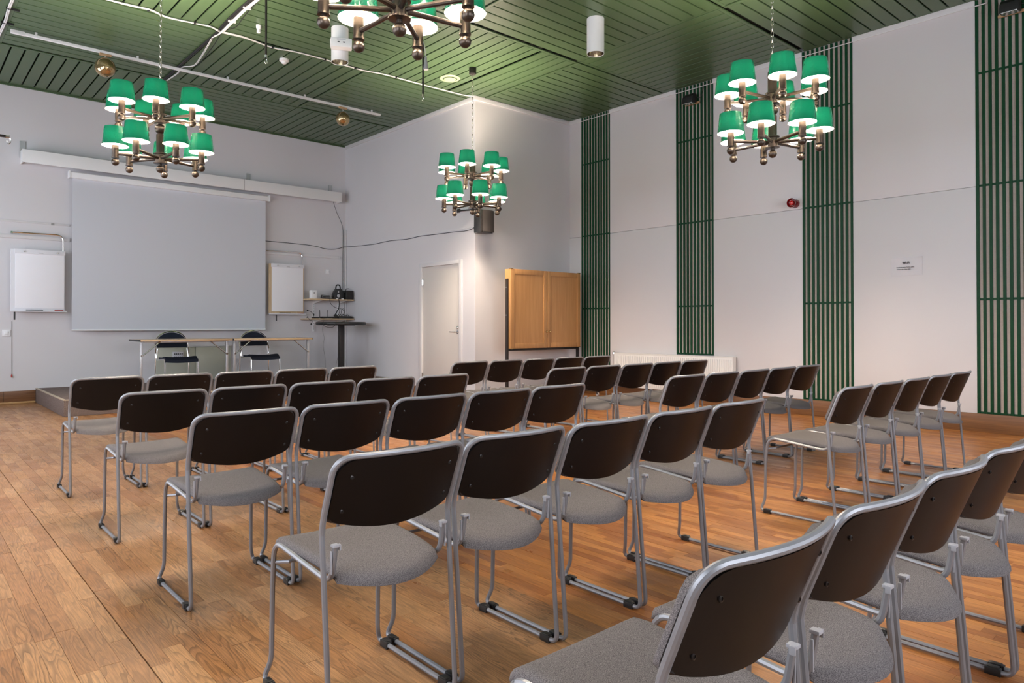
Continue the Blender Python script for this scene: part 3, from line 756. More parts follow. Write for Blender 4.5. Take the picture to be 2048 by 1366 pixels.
# pale green low panel on the stage wall with socket block
t = thing('wall_cover', 'pale green low cover panel on the stage wall behind the tables', 'panel', (0, 0, 0))
B(3.255, 3.858, YS - 0.03, YS, PZ, 0.770).build('cover_panel', M['palegreen'], t, bevel=0.003)
B(3.866, 4.455, YS - 0.03, YS, PZ, 0.770).build('cover_panel', M['palegreen'], t, bevel=0.003)
B(3.245, 4.462, YS - 0.036, YS, 0.774, 0.792).build('top_rail', M['trim'], t, bevel=0.003)
t = thing('socket_block', 'grey ten-way socket block on the pale green wall panel', 'socket', (3.577, YS - 0.03, 0.640))
B(-0.078, 0.078, -0.05, 0, -0.062, 0.062).build('housing', M['socketgrey'], t, bevel=0.004)
for r_ in range(2):
    for c_ in range(5):
        MB().lathe([(0.0105, -0.049), (0.0105, -0.053)], 10, (-0.056 + 0.028 * c_, 0, 0.026 - 0.05 * r_), axis='y').build('outlet', M['ink'], t)

# wall shelf with two boards
t = thing('wall_shelf', 'two-board wooden wall shelf on white perforated rails in the corner', 'shelf', (0, 0, 0))
B(5.735, 6.632, 12.02, 12.395, 1.605, 1.628).build('shelf_board', M['tabletop'], t, bevel=0.002)
B(5.720, 6.632, 12.02, 12.395, 1.243, 1.266).build('shelf_board', M['tabletop'], t, bevel=0.002)
for x in (6.0, 6.50):
    m = MB(); m.box(x - 0.014, x + 0.014, YS - 0.014, YS, 1.02, 1.72)
    m.build('upright_rail', M['whiteplastic'], t)
    m = MB()
    for k in range(18): m.box(x - 0.003, x + 0.003, YS - 0.0155, YS - 0.0135, 1.06 + k * 0.036, 1.075 + k * 0.036)
    m.build('rail_slots', M['ink'], t, smooth=False)
    for z in (1.605, 1.243):
        mb = MB(); mb.v = [(x - 0.006, YS - 0.014, z), (x - 0.006, 12.06, z), (x - 0.006, YS - 0.014, z - 0.06), (x + 0.006, YS - 0.014, z), (x + 0.006, 12.06, z), (x + 0.006, YS - 0.014, z - 0.06)]
        mb.f = [(0, 1, 2), (3, 5, 4), (0, 3, 4, 1), (1, 4, 5, 2), (2, 5, 3, 0)]
        mb.build('bracket', M['whiteplastic'], t)
ZU, ZL = 1.628, 1.266
t = thing('white_device', 'white upright box with a round black button on the upper shelf', 'device', (5.855, 12.14, ZU))
B(-0.055, 0.055, -0.045, 0.045, 0, 0.158).build('housing', M['whiteplastic'], t, bevel=0.008)
MB().lathe([(0.013, -0.044), (0.013, -0.049), (0.008, -0.051)], 14, (0, 0, 0.108), axis='y').build('button', M['ink'], t)
t = thing('cable_coil', 'black cable coil lying on the upper shelf beside the white box', 'cable', (6.10, 12.14, ZU))
pts = [(0.085 * cos(a) * (1 - a * 0.006) + 0.0, 0.075 * sin(a), 0.008 + 0.003 * a + 0.016 * max(0, -cos(a))) for a in [i * 2 * pi / 16 for i in range(49)]]
MB().tube(pts, 0.006, 6).build('loop', M['cableblack'], t)
MB().tube(spline([(0.09, 0, 0.012), (0.105, 0.03, 0.008), (0.12, -0.02, 0.010), (0.135, 0.0, 0.05)], 5), 0.005, 6).build('cable_end', M['cableblack'], t)
t = thing('equipment_case', 'black case with an arched carrying handle standing on the upper shelf', 'case', (6.365, 12.15, ZU))
half = [(0.098, 0.0), (0.110, 0.05), (0.105, 0.10), (0.085, 0.145), (0.062, 0.175), (0.052, 0.20)]
out = [(x, z) for x, z in half] + [(-x, z) for x, z in reversed(half)]
MB().prism(out, -0.055, 0.055).build('body', M['blackplastic'], t, bevel=0.012)
MB().tube(fillet([(-0.048, 0, 0.195), (-0.038, 0, 0.275), (0.038, 0, 0.275), (0.048, 0, 0.195)], 0.04, 6), 0.013, 8).build('carry_handle', M['blackplastic'], t)
MB().lathe([(0.030, -0.054), (0.030, -0.060), (0.022, -0.062)], 16, (-0.02, 0, 0.065), axis='y').build('round_badge', M['steel'], t)
B(-0.03, -0.008, -0.058, -0.054, 0.125, 0.165).build('latch', M['steel'], t, bevel=0.003)
for x in (-0.05, 0.06): B(x - 0.02, x + 0.02, -0.07, -0.052, 0.001, 0.018).build('connector', M['whiteplastic'], t)
t = thing('amplifier_box', 'black rectangular amplifier box at the right end of the upper shelf', 'amplifier', (6.548, 12.15, ZU))
B(-0.066, 0.080, -0.10, 0.10, 0, 0.172).build('housing', M['blackplastic'], t, bevel=0.006)
B(-0.058, 0.072, -0.106, -0.10, 0.01, 0.162).build('front_grille', M['grille'], t, bevel=0.003)
MB().tube(fillet([(-0.03, 0, 0.17), (-0.01, 0, 0.205), (0.035, 0, 0.215)], 0.01, 3), 0.006, 6).build('handle', M['blackplastic'], t)
t = thing('router', 'flat black router with upright antennas on the lower shelf', 'router', (6.165, 12.14, ZL))
B(-0.155, 0.155, -0.07, 0.07, 0.004, 0.034).build('housing', M['blackplastic'], t, bevel=0.008)
for x in (-0.145, 0.018): MB().tube([(x, 0.06, 0.02), (x, 0.06, 0.10), (x - 0.006, 0.06, 0.158)], 0.006, 6).build('antenna', M['blackplastic'], t)
for x in (-0.12, 0.12): B(x - 0.015, x + 0.015, -0.05, 0.05, 0, 0.006).build('foot', M['blackplastic'], t)
t = thing('audio_mixer', 'small black audio mixer with grey panel and plugs on the lower shelf', 'mixer', (6.47, 12.14, ZL))
mb = MB(); mb.v = [(-0.14, -0.10, 0), (0.14, -0.10, 0), (0.14, 0.10, 0), (-0.14, 0.10, 0), (-0.14, -0.10, 0.035), (0.14, -0.10, 0.035), (0.14, 0.10, 0.075), (-0.14, 0.10, 0.075)]
mb.f = [(0, 3, 2, 1), (4, 5, 6, 7), (0, 1, 5, 4), (1, 2, 6, 5), (2, 3, 7, 6), (3, 0, 4, 7)]
mb.build('housing', M['blackplastic'], t, bevel=0.004)
for c_ in range(6):
    MB().lathe([(0.009, 0.0), (0.008, 0.022), (0.004, 0.024)], 8, (-0.115 + 0.046 * c_, 0.06, 0.066)).build('jack_plug', M['blackplastic'], t)
    MB().lathe([(0.007, 0.0), (0.006, 0.016), (0.003, 0.018)], 8, (-0.115 + 0.046 * c_, -0.03, 0.048)).build('knob', M['steel'], t)
def plug_cable(name, pts, label, r=0.0045, mat='cableblack'):
    return tag(MB().tube(spline(pts, 8), r, 6).build(name, M[mat]), label, 'cable')
plug_cable('patch_cable', [(6.37, 12.20, 1.36), (6.36, 12.19, 1.41), (6.39, 12.17, 1.44), (6.42, 12.19, 1.42), (6.415, 12.2, 1.36)], 'short black cable looping over the left jacks of the mixer')
plug_cable('patch_cable', [(6.46, 12.20, 1.36), (6.455, 12.18, 1.43), (6.49, 12.17, 1.455), (6.515, 12.19, 1.42), (6.51, 12.2, 1.36)], 'short black cable looping over the middle jacks of the mixer')
plug_cable('drop_cable', [(6.30, 12.00, 1.625), (6.31, 11.995, 1.55), (6.295, 11.995, 1.45), (6.26, 12.03, 1.36), (6.25, 12.09, 1.32)], 'thick black cable dropping straight from upper shelf to the mixer', 0.008)
plug_cable('drop_cable', [(6.12, 12.00, 1.625), (6.135, 11.99, 1.54), (6.22, 11.97, 1.47), (6.36, 11.985, 1.44), (6.45, 12.07, 1.385), (6.46, 12.12, 1.34)], 'thin black cable curving between the two shelf boards')
t = thing('desk_microphone', 'gooseneck microphone with round foam head at the left end of the shelf', 'microphone', (5.90, 12.13, ZL))
B(-0.065, 0.055, -0.04, 0.04, 0, 0.024).build('base', M['blackplastic'], t, bevel=0.008)
MB().tube(spline([(-0.03, 0, 0.02), (-0.05, -0.01, 0.075), (-0.10, -0.02, 0.12), (-0.165, -0.03, 0.142)], 6), 0.004, 6).build('gooseneck', M['blackmetal'], t)
MB().sphere((-0.172, -0.03, 0.143), 0.016, 12, 8).build('foam_head', M['blackplastic'], t)
m = MB(); m.lathe([(0.012, 0), (0.009, 0.03), (0.004, 0.04)], 10, (-0.035, 0, 0.05)); m.build('neck_sleeve', M['blackplastic'], t)
t = thing('headset', 'black headset microphone dangling over the left edge of the lower shelf', 'headset', (5.76, 12.03, ZL))
MB().tube(spline([(-0.05, 0.04, 0.02), (-0.045, 0.0, 0.0), (-0.03, -0.016, -0.03), (0.02, -0.018, -0.05), (0.0, -0.018, -0.09)], 6), 0.003, 6).build('wire', M['cableblack'], t)
MB().sphere((-0.001, -0.018, -0.105), 0.016, 12, 8).build('foam_head', M['blackplastic'], t)
MB().tube([(-0.05, 0.06, 0.004), (-0.05, 0.04, 0.03), (-0.055, 0.02, 0.032)], 0.005, 6).build('ear_hook', M['blackplastic'], t)

# tall round table
TX, TY = 6.085, 11.50
t = thing('bar_table', 'tall round black bar table on a square post below the shelf', 'table', (TX, TY, PZ))
MB().lathe([(0.405, 0.926), (0.432, 0.931), (0.440, 0.943), (0.440, 0.972), (0.432, 0.984)], 48).build('table_top', M['blackplastic'], t)
B(-0.042, 0.042, -0.042, 0.042, 0.03, 0.94).build('post', M['blackmetal'], t, bevel=0.004)
MB().lathe([(0.27, 0.0), (0.27, 0.012), (0.10, 0.03), (0.05, 0.034)], 32).build('base_plate', M['blackmetal'], t)
B(-0.18, 0.18, -0.18, 0.18, 0.919, 0.927).build('mount_plate', M['blackmetal'], t)
plug_cable('loose_cable', [(5.64, 11.30, 1.205), (5.635, 11.29, 1.15), (5.66, 11.26, 1.115), (5.72, 11.20, 1.10), (5.77, 11.15, 1.12), (5.785, 11.13, 1.19)], 'black cable hanging over the rim of the bar table')
plug_cable('loose_cable', [(6.20, YS - 0.02, 1.20), (6.17, YS - 0.02, 1.05), (6.21, YS - 0.02, 0.9), (6.19, YS - 0.02, 0.75), (6.23, YS - 0.02, 0.5), (6.24, YS - 0.02, 0.26)], 'thin grey wavy cable hanging down the wall below the shelf', 0.003, 'cablegrey')
plug_cable('loose_cable', [(6.60, YS - 0.03, 1.235), (6.57, YS - 0.05, 1.0), (6.52, YS - 0.06, 0.7), (6.46, YS - 0.05, 0.45), (6.42, YS - 0.05, 0.235)], 'thin grey cable slanting down behind the bar table post', 0.004, 'cablegrey')
m = MB(); m.tube(spline([(6.40, 12.2, PZ + 0.01), (6.30, 12.1, PZ + 0.03), (6.20, 12.05, PZ + 0.012), (6.05, 12.15, PZ + 0.05), (5.95, 12.2, PZ + 0.012)], 6), 0.006, 6)
tag(m.build('floor_cable', M['cableblack']), 'black cable lying on the stage platform in the corner', 'cable')

# folding tables
def folding_table(x0, x1, label, lx):
    y0, y1, zt = 11.0, 11.62, 0.930 - PZ
    xc = (x0 + x1) / 2
    t = thing('folding_table', label, 'table', (xc, 11.1, PZ), 0, 'folding tables on the stage')
    hw = (x1 - x0) / 2 - 0.003
    B(-hw, hw, y0 - 11.1, y1 - 11.1, zt - 0.026, zt).build('table_top', M['tabletop'], t, bevel=0.003)
    for s_ in (-1, 1): B(s_ * hw - 0.004, s_ * hw + 0.004, y0 - 11.1 - 0.002, y1 - 11.1 + 0.002, zt - 0.028, zt + 0.001).build('edge_strip', M['blackplastic'], t, bevel=0.002)
    B(-hw + 0.08, hw - 0.08, 0.03, 0.07, zt - 0.048, zt - 0.026).build('under_rail', M['steel'], t, bevel=0.002)
    for s_, x in ((-1, lx[0] - xc), (1, lx[1] - xc)):
        B(x - 0.017, x + 0.017, -0.017, 0.017, 0.025, zt - 0.026).build('leg', M['steel'], t, bevel=0.003)
        m = MB(); m.tube(fillet([(x, -0.07, 0.012), (x, -0.05, 0.022), (x, 0.45, 0.022), (x, 0.47, 0.012)], 0.02, 3), 0.014, 8); m.build('foot_bar', M['steel'], t)
        bx = x - s_ * 0.02
        MB().tube([(x - s_ * 0.012, -0.026, 0.70 - PZ), (bx - s_ * 0.235, -0.020, zt - 0.03)], 0.010, 8).build('brace', M['chrome'], t)
        MB().lathe([(0.016, -0.040), (0.016, -0.018)], 10, (x - s_ * 0.006, 0, 0.70 - PZ), axis='y').build('brace_joint', M['chrome'], t)
folding_table(2.675, 3.985, 'left beech-topped folding table on the stage', (2.712, 3.925))
folding_table(3.995, 5.305, 'right beech-topped folding table on the stage', (4.040, 5.262))

# chrome chairs behind the tables
def stage_chair(xc, yc, label, rz):
    t = thing('conference_chair', label, 'chair', (xc, yc, PZ), rz, 'navy chairs behind the stage tables')
    # local: faces -Y ; seat centre at y=0, back at +0.26
    hw = 0.245
    arch = [(-hw, 0.255, 0.55)]
    for i in range(13):
        a = pi - pi * i / 12
        arch.append((hw * 0.98 * cos(a), 0.275 + 0.02, 0.64 + 0.19 * sin(a)))
    arch.append((hw, 0.255, 0.55))
    lo = [(-hw, 0.235, 0.40), (-hw - 0.005, 0.27, 0.0)]
    MB().tube([(-hw, 0.245, 0.42)] + arch + [(hw, 0.245, 0.42)], 0.011, 8).build('back_hoop', M['chrome'], t)
    for s_ in (-1, 1):
        MB().tube([(s_ * hw, 0.245, 0.44), (s_ * (hw + 0.004), 0.262, 0.0)], 0.011, 8).build('leg', M['chrome'], t)
        MB().tube(fillet([(s_ * hw * 0.97, 0.20, 0.385), (s_ * hw * 0.97, -0.225, 0.405), (s_ * hw * 0.98, -0.235, 0.0)], 0.05, 6), 0.011, 8).build('leg', M['chrome'], t)
        MB().tube([(s_ * hw * 0.97, 0.20, 0.385), (s_ * (hw - 0.012), 0.232, 0.41), (s_ * (hw - 0.028), 0.245, 0.56)], 0.010, 8).build('side_tube', M['chrome'], t)
        MB().lathe([(0.014, 0.0), (0.014, 0.02)], 10, (s_ * (hw + 0.004), 0.262, 0.0)).build('foot_cap', M['blackplastic'], t)
    us = [-1 + 2 * i / 14 for i in range(15)]
    def back(u, v, d):
        x = u * 0.222
        zt = 0.625 + 0.185 * sqrt(max(0.0, 1 - (u * 0.985) ** 2)); zb = 0.575
        return (x, 0.268 + 0.02 * v + d + 0.02 * (1 - u * u), zb + (zt - zb) * v)
    vs = [i / 6 for i in range(7)]
    MB().slab([[back(u, v, -0.018) for v in vs] for u in us], [[back(u, v, 0.012) for v in vs] for u in us]).build('backrest', M['navy'], t, bevel=0.0, angle=50)
    def seat(u, q, top):
        y = -0.245 + 0.44 * q
        z = 0.405 + 0.022 * sin(pi * min(1, q * 1.6 + 0.12)) * (1 if top else 0) - 0.012 * (1 - u * u)
        if q < 0.05: z -= 0.03
        return (u * (0.232 - 0.02 * q), y - (0.012 if q == 0 else 0), z + (0.022 if top else -0.012))
    qs = [0, 0.04, 0.12, 0.3, 0.5, 0.7, 0.88, 1]
    MB().slab([[seat(u, q, True) for q in qs] for u in us], [[seat(u, q, False) for q in qs] for u in us]).build('seat', M['navy'], t, angle=50)
stage_chair(3.345, 11.60, 'navy upholstered chrome chair behind the left folding table', 0)
stage_chair(4.652, 11.60, 'navy upholstered chrome chair behind the right folding table', 0)

# ------------------------------------------------------------------ alcove: cabinet, loudspeaker
t = thing('whiteboard_cabinet', 'beech double-door wall cabinet on a dark metal wheeled stand in the alcove', 'cabinet', (7.74, 7.89, 0))
X0, X1, Z0, Z1 = -0.76, 0.76, 0.787, 1.990
m = MB(); m.box(X0, X0 + 0.02, 0.024, 0.14, Z0, Z1); m.box(X1 - 0.02, X1, 0.024, 0.14, Z0, Z1); m.box(X0 + 0.02, X1 - 0.02, 0.024, 0.14, Z1 - 0.02, Z1); m.box(X0 + 0.02, X1 - 0.02, 0.024, 0.14, Z0, Z0 + 0.02); m.box(X0 + 0.02, X1 - 0.02, 0.13, 0.14, Z0 + 0.02, Z1 - 0.02)
m.build('body', M['beech'], t, bevel=0.002)
for (a, b, kx) in ((X0, -0.002, -0.034), (0.002, X1, 0.034)):
    fw = 0.075
    m = MB(); m.box(a, a + fw, 0.0, 0.022, Z0, Z1); m.box(b - fw, b, 0.0, 0.022, Z0, Z1); m.box(a + fw, b - fw, 0.0, 0.022, Z1 - fw, Z1); m.box(a + fw, b - fw, 0.0, 0.022, Z0, Z0 + fw)
    d = m.build('door', M['beech'], t, bevel=0.003)
    B(a + fw, b - fw, 0.010, 0.018, Z0 + fw, Z1 - fw).build('door_panel', M['beech'], d, smooth=False)
    MB().lathe([(0.006, 0.002), (0.006, -0.012), (0.017, -0.020), (0.017, -0.030), (0.009, -0.036)], 16, (kx, 0, 1.038), axis='y').build('knob', M['knob'], d)
    hx = a + 0.02 if a < -0.5 else b - 0.02
    for z in (Z0 - 0.003, Z1 + 0.003): B(hx - 0.03, hx + 0.02, -0.004, 0.03, z - 0.005, z + 0.005).build('pivot_hinge', M['knob'], d)
for s_ in (-1, 1):
    x = s_ * 0.772
    B(x - 0.012, x + 0.012, 0.055, 0.105, 0.09, 1.84 if s_ < 0 else 1.84).build('post', M['blackmetal'], t, bevel=0.002)
    B(x - 0.02, x + 0.02, -0.40, 0.34, 0.070, 0.095).build('foot', M['blackmetal'], t, bevel=0.003)
    for y in (-0.36, 0.30):
        m = MB(); m.lathe([(0.028, -0.012), (0.032, -0.008), (0.032, 0.008), (0.028, 0.012)], 16, (x, y, 0.032), axis='x')
        m.build('caster', M['steel'], t)
        B(x - 0.018, x + 0.018, y - 0.012, y + 0.012, 0.036, 0.072).build('caster_fork', M['blackmetal'], t)
    for z in (1.29, 1.71): MB().lathe([(0.009, 0.0), (0.009, s_ * 0.008)], 8, (x + s_ * 0.010, 0.08, z), axis='x').build('bolt', M['chrome'], t)
B(-0.76, 0.76, 0.06, 0.10, 0.750, 0.784).build('cross_bar', M['blackmetal'], t, bevel=0.002)

t = thing('wall_speaker', 'black loudspeaker on the projecting white corner beside the far chandelier', 'speaker', (6.60, 8.00, 2.51))
prof = [(-0.118, 0.0), (0.105, 0.0), (0.155, 0.05), (0.155, 0.19), (-0.06, 0.215), (-0.118, 0.16)]
mb = MB(); k_ = len(prof); mb.v = [(x, y, 0.0) for x, y in prof] + [(x, y, 0.335) for x, y in prof]
mb.f = [tuple(reversed(range(k_))), tuple(range(k_, 2 * k_))] + [(i, (i + 1) % k_, k_ + (i + 1) % k_, k_ + i) for i in range(k_)]
mb.build('cabinet', M['blackplastic'], t, bevel=0.006)
gr = [[(-0.085 + 0.215 * i / 8, -0.004 - 0.028 * sin(pi * (i + 0.6) / 9.2), z) for z in (0.008, 0.33)] for i in range(9)]
MB().slab(gr, [[(p[0], 0.004, p[2]) for p in r_] for r_ in gr]).build('grille', M['grille'], t, angle=50)
B(-0.112, -0.088, -0.003, 0.02, 0.004, 0.33).build('side_strip', M['blackmetal'], t, bevel=0.003)
m = MB(); m.box(0.10, 0.16, 0.19, 0.353, 0.14, 0.20); m.build('wall_bracket', M['blackmetal'], t, bevel=0.003)
m = MB(); m.tube([(-0.03, 0.20, 0.365), (0.055, 0.76, 0.42)], 0.012, 8); m.tube([(-0.03, 0.20, 0.365), (-0.02, 0.15, 0.30)], 0.010, 8); m.build('swing_arm', M['blackmetal'], t)
B(0.048, 0.060, 0.72, 0.80, 0.39, 0.45).build('arm_plate', M['blackmetal'], t, bevel=0.002)

# ------------------------------------------------------------------ ceiling fittings
def spot_tube(loc, label):
    t = thing('ceiling_spot', label, 'spotlight', loc, 0, 'white ceiling spot tubes')
    MB().lathe([(0.099, 0.0), (0.099, -0.400), (0.0975, -0.402), (0.094, -0.398), (0.093, -0.30)], 36, closed_ends=False).build('tube', M['whiteplastic'], t)
    MB().lathe([(0.0925, -0.396), (0.088, -0.33), (0.06, -0.25), (0.02, -0.22), (0.002, -0.218)], 36, closed_ends=False).build('reflector', M['reflector'], t)
    MB().lathe([(0.097, -0.002), (0.002, -0.001)], 24, closed_ends=False).build('cap', M['whiteplastic'], t)
    return t
spot_tube((6.01, 5.34, ZC), 'white cylindrical ceiling spot tube, alone at right of the photo centre')
spot_tube((3.95, 7.51, ZC), 'white cylindrical ceiling spot tube behind the access point box')
t = thing('access_point', 'white boxy wireless device clamped on the left ceiling spot tube', 'device', (3.89, 7.36, 4.385), radians(-28))
B(-0.12, 0.12, -0.06, 0.06, -0.05, 0.06).build('housing', M['whiteplastic'], t, bevel=0.016)
B(-0.125, -0.115, -0.04, 0.04, -0.03, 0.04).build('end_cap', M['whiteplastic'], t, bevel=0.006)
for x in (-0.03, 0.03): B(x - 0.012, x + 0.012, -0.0615, -0.0595, 0.0, 0.012).build('port', M['ink'], t)
B(-0.05, 0.05, -0.061, -0.0595, 0.03, 0.042).build('vent_slot', M['socketgrey'], t)

t = thing('smoke_detector', 'round white smoke detector on the ceiling near the middle', 'detector', (3.86, 8.87, ZC))
MB().lathe([(0.060, 0.0), (0.060, -0.025), (0.045, -0.035)], 24).build('base', M['whiteplastic'], t)
MB().lathe([(0.036, -0.030), (0.030, -0.055), (0.018, -0.062)], 20).build('sensor_head', M['whiteplastic'], t)
t = thing('ceiling_vent', 'round white ceiling air vent beside the far chandelier canopy', 'vent', (5.92, 8.00, ZC))
MB().lathe([(0.145, 0.0), (0.135, -0.010), (0.105, -0.012), (0.100, -0.004)], 32, closed_ends=False).build('flange', M['vent'], t)
MB().lathe([(0.085, -0.012), (0.080, -0.020), (0.03, -0.026), (0.002, -0.027)], 28, closed_ends=False).build('disc', M['vent'], t)
t = thing('ceiling_sensor', 'small white sensor on the ceiling beside the black hanging rod', 'sensor', (3.20, 8.06, ZC))
MB().lathe([(0.030, 0.0), (0.028, -0.03), (0.018, -0.05)], 16).build('base', M['whiteplastic'], t)
MB().lathe([(0.020, -0.05), (0.022, -0.085), (0.012, -0.09)], 14).build('head', M['whiteplastic'], t)

# lighting track
t = thing('light_track', 'long white lighting track under the ceiling in front of the screen', 'track', (3.54, 10.02, ZC - 0.052))
B(-2.46, 2.46, -0.018, 0.018, -0.016, 0.016).build('rail', M['whiteplastic'], t, bevel=0.002)
B(-2.50, -2.36, -0.020, 0.020, -0.020, 0.022).build('feed_box', M['whiteplastic'], t, bevel=0.003)
for x in (-2.25, -1.15, 0.0, 1.15, 2.30):
    B(x - 0.012, x + 0.012, -0.008, 0.008, 0.016, 0.0515).build('ceiling_hanger', M['whiteplastic'], t)
def globe(x, y, r, zc, label, tilt):
    t = thing('globe_lamp', label, 'lamp', (x, y, ZC - 0.069), 0, 'amber globe lamps on the track')
    B(-0.065, 0.065, -0.022, 0.022, -0.024, -0.0005).build('wood_adapter', M['plywood'], t, bevel=0.002)
    hz = zc - (ZC - 0.069)
    MB().tube([(0, 0, -0.024), (0, 0, hz + r * 0.9)], 0.006, 8).build('stem', M['chrome'], t)
    prof = [(max(0.001, r * sin(a)), -r * cos(a)) for a in [pi * (0.03 + 0.97 * i / 14) for i in range(15)]]
    me = MB().lathe(prof, 28, closed_ends=False, wob=0.012).mesh('globe_shade', M['gold'])
    g = link('globe_shade', me, t, (0, 0, hz)); g.rotation_euler = (radians(tilt), radians(tilt * 0.6), 0)
    bl = MB().sphere((0, 0, hz - r * 0.2), r * 0.35, 14, 8).build('lamp_bulb', M['reflector'], t)
globe(2.02, 10.02, 0.120, 4.394, 'larger amber mirrored globe lamp at the left of the track', -14)
globe(5.315, 10.0, 0.109, 4.382, 'smaller amber mirrored globe lamp near the right end of the track', 22)

# hanging rods
def rod(x, y, zb, label, lamp=False):
    t = thing('hanging_rod', label, 'rod', (x, y, ZC), 0, 'black hanging rods')
    MB().tube([(0, 0, 0.0), (0, 0, zb - ZC)], 0.012, 8).build('pole', M['blackmetal'], t)
    MB().lathe([(0.015, 0.0), (0.015, 0.03)], 10, (0, 0, zb - ZC)).build('ferrule', M['chrome'], t)
    MB().tube([(0.012 * cos(a), 0, zb - ZC - 0.035 + 0.025 * sin(a)) for a in [radians(90 - 30 * i) for i in range(10)]], 0.0035, 6).build('hook', M['chrome'], t)
    if lamp:
        MB().lathe([(0.012, 0.10), (0.016, 0.05), (0.034, -0.06), (0.030, -0.066)], 16, (0.028, -0.02, 4.36 - ZC)).build('cone_microphone', M['hookgrey'], t)
        MB().tube(spline([(0.028, -0.02, 4.46 - ZC), (0.02, -0.012, 4.55 - ZC), (0.0, -0.012, ZC - ZC - 0.002)], 4), 0.004, 6).build('wire', M['cablewhite'], t)
        MB().lathe([(0.016, 0), (0.016, 0.02)], 10, (0, 0, 4.43 - ZC)).build('clip', M['blackplastic'], t)
        MB().lathe([(0.016, 0), (0.016, 0.02)], 10, (0, 0, 4.12 - ZC)).build('clip', M['blackplastic'], t)
rod(2.925, 7.17, 3.93, 'black hanging rod with a chrome hook, left of the near chandelier')
rod(4.909, 7.19, 3.96, 'black hanging rod with a grey cone-shaped device clipped on it', True)
t = thing('swing_rod', 'black horizontal rod with a chrome hook at the left edge of the photo', 'rod', (0, 7.17, 2.715))
MB().tube([(ROOM_X0 + 0.001, 0, 0.0), (0.725, 0, 0.0)], 0.012, 8).build('pole', M['blackmetal'], t)
MB().tube([(0.715, 0, 0.0), (0.742, 0, 0.0)], 0.014, 8).build('ferrule', M['chrome'], t)
MB().tube([(0.738 + 0.012 * cos(a), 0, -0.035 + 0.025 * sin(a)) for a in [radians(90 - 30 * i) for i in range(10)]], 0.0035, 6).build('hook', M['chrome'], t)
B(ROOM_X0 + 0.0005, ROOM_X0 + 0.012, -0.05, 0.05, -0.05, 0.05).build('wall_plate', M['blackmetal'], t)

# ceiling cables
zk = ZC - 0.012
t = thing('ceiling_cable', 'bundle of white cables crossing the ceiling from left to the storeroom corner', 'cable', (0, 0, 0))
main = [(-0.6, 8.50), (0.6, 8.47), (1.69, 8.46), (1.95, 8.455), (2.14, 8.44), (2.33, 8.50), (2.61, 8.46), (2.78, 8.44), (2.92, 8.50), (3.2, 8.49), (3.57, 8.56), (3.85, 8.49), (4.25, 8.49), (4.8, 8.51), (5.11, 8.44), (5.62, 8.44), (6.22, 8.43), (6.50, 8.40), (6.63, 8.345)]
MB().tube(spline([(x, y, zk + 0.003 * sin(i * 2.1)) for i, (x, y) in enumerate(main)], 6), 0.009, 6).build('cable', M['cablewhite'], t)
MB().tube(spline([(x, y - 0.016 + 0.012 * sin(i * 1.3), zk - 0.004) for i, (x, y) in enumerate(main[:13])], 6), 0.007, 6).build('cable', M['cablewhite'], t)
for x, y in ((2.12, 8.44), (2.61, 8.455), (3.57, 8.555), (4.25, 8.49), (4.70, 8.505), (5.3, 8.44)):
    B(x - 0.010, x + 0.010, y - 0.022, y + 0.022, zk - 0.014, ZC - 0.0005).build('cable_clip', M['blackplastic'], t)
t = thing('ceiling_cable', 'bundle of black and white cables along the ceiling joint beside the left chandelier', 'cable', (0, 0, 0))
bw = [(2.93, 2.0), (2.92, 4.5), (2.93, 6.2), (2.915, 7.37), (2.905, 7.7), (2.915, 8.15), (2.925, 8.5), (2.895, 8.72), (2.96, 9.3), (3.0, 9.75), (2.93, 10.0), (2.95, 10.3), (2.925, 10.7)]
bk = [(2.91, 2.0), (2.905, 4.5), (2.90, 6.2), (2.885, 7.37), (2.88, 7.7), (2.885, 8.15), (2.905, 8.5), (2.91, 8.72), (2.905, 9.3), (2.905, 9.75), (2.905, 10.0), (2.905, 10.3), (2.905, 10.7)]
MB().tube(spline([(x, y, zk - 0.006) for x, y in bw[:8]], 6), 0.011, 6).build('cable', M['cablewhite'], t)
MB().tube(spline([(x + 0.018, y, zk - 0.004) for x, y in bw[:7]], 6), 0.008, 6).build('cable', M['cablewhite'], t)
for dx in (0.0, 0.012):
    MB().tube(spline([(x + dx, y, zk - 0.004 - (0.03 if 9.0 < y < 9.9 else 0)) for x, y in bw[7:]], 6), 0.0042, 6).build('cable', M['cablewhite'], t)
for dx in (0.0, -0.02):
    MB().tube(spline([(x + dx, y, zk) for x, y in bk], 6), 0.011, 6).build('cable', M['cableblack'], t)
MB().tube(spline([(2.95, 6.2, zk), (2.945, 7.4, zk), (2.96, 7.9, zk - 0.02), (2.99, 8.2, zk - 0.02), (2.94, 8.5, zk), (2.98, 8.9, zk - 0.02), (3.03, 9.5, zk - 0.03), (3.06, 9.85, zk)], 6), 0.005, 6).build('cable', M['cableblack'], t)
for y in (7.65, 8.10): B(2.865, 2.95, y - 0.008, y + 0.008, zk - 0.022, ZC - 0.0005).build('cable_tie', M['whiteplastic'], t)
t = thing('ceiling_cable', 'white cable bundle along the ceiling joint at the top left corner', 'cable', (0, 0, 0))
for dx in (0.0, 0.016):
    MB().tube(spline([(0.955 + dx, 5.0, zk), (0.96 + dx, 8.5, zk), (0.955 + dx, 9.4, zk), (0.965 + dx, 9.85, zk), (0.955 + dx, 10.4, zk), (0.96 + dx, 10.66, zk + 0.008)], 6), 0.008, 6).build('cable', M['cablewhite'], t)
for y in (9.42, 9.90): B(0.935, 1.06, y - 0.006, y + 0.006, zk - 0.012, ZC - 0.0005).build('cable_tie', M['blackplastic'], t)

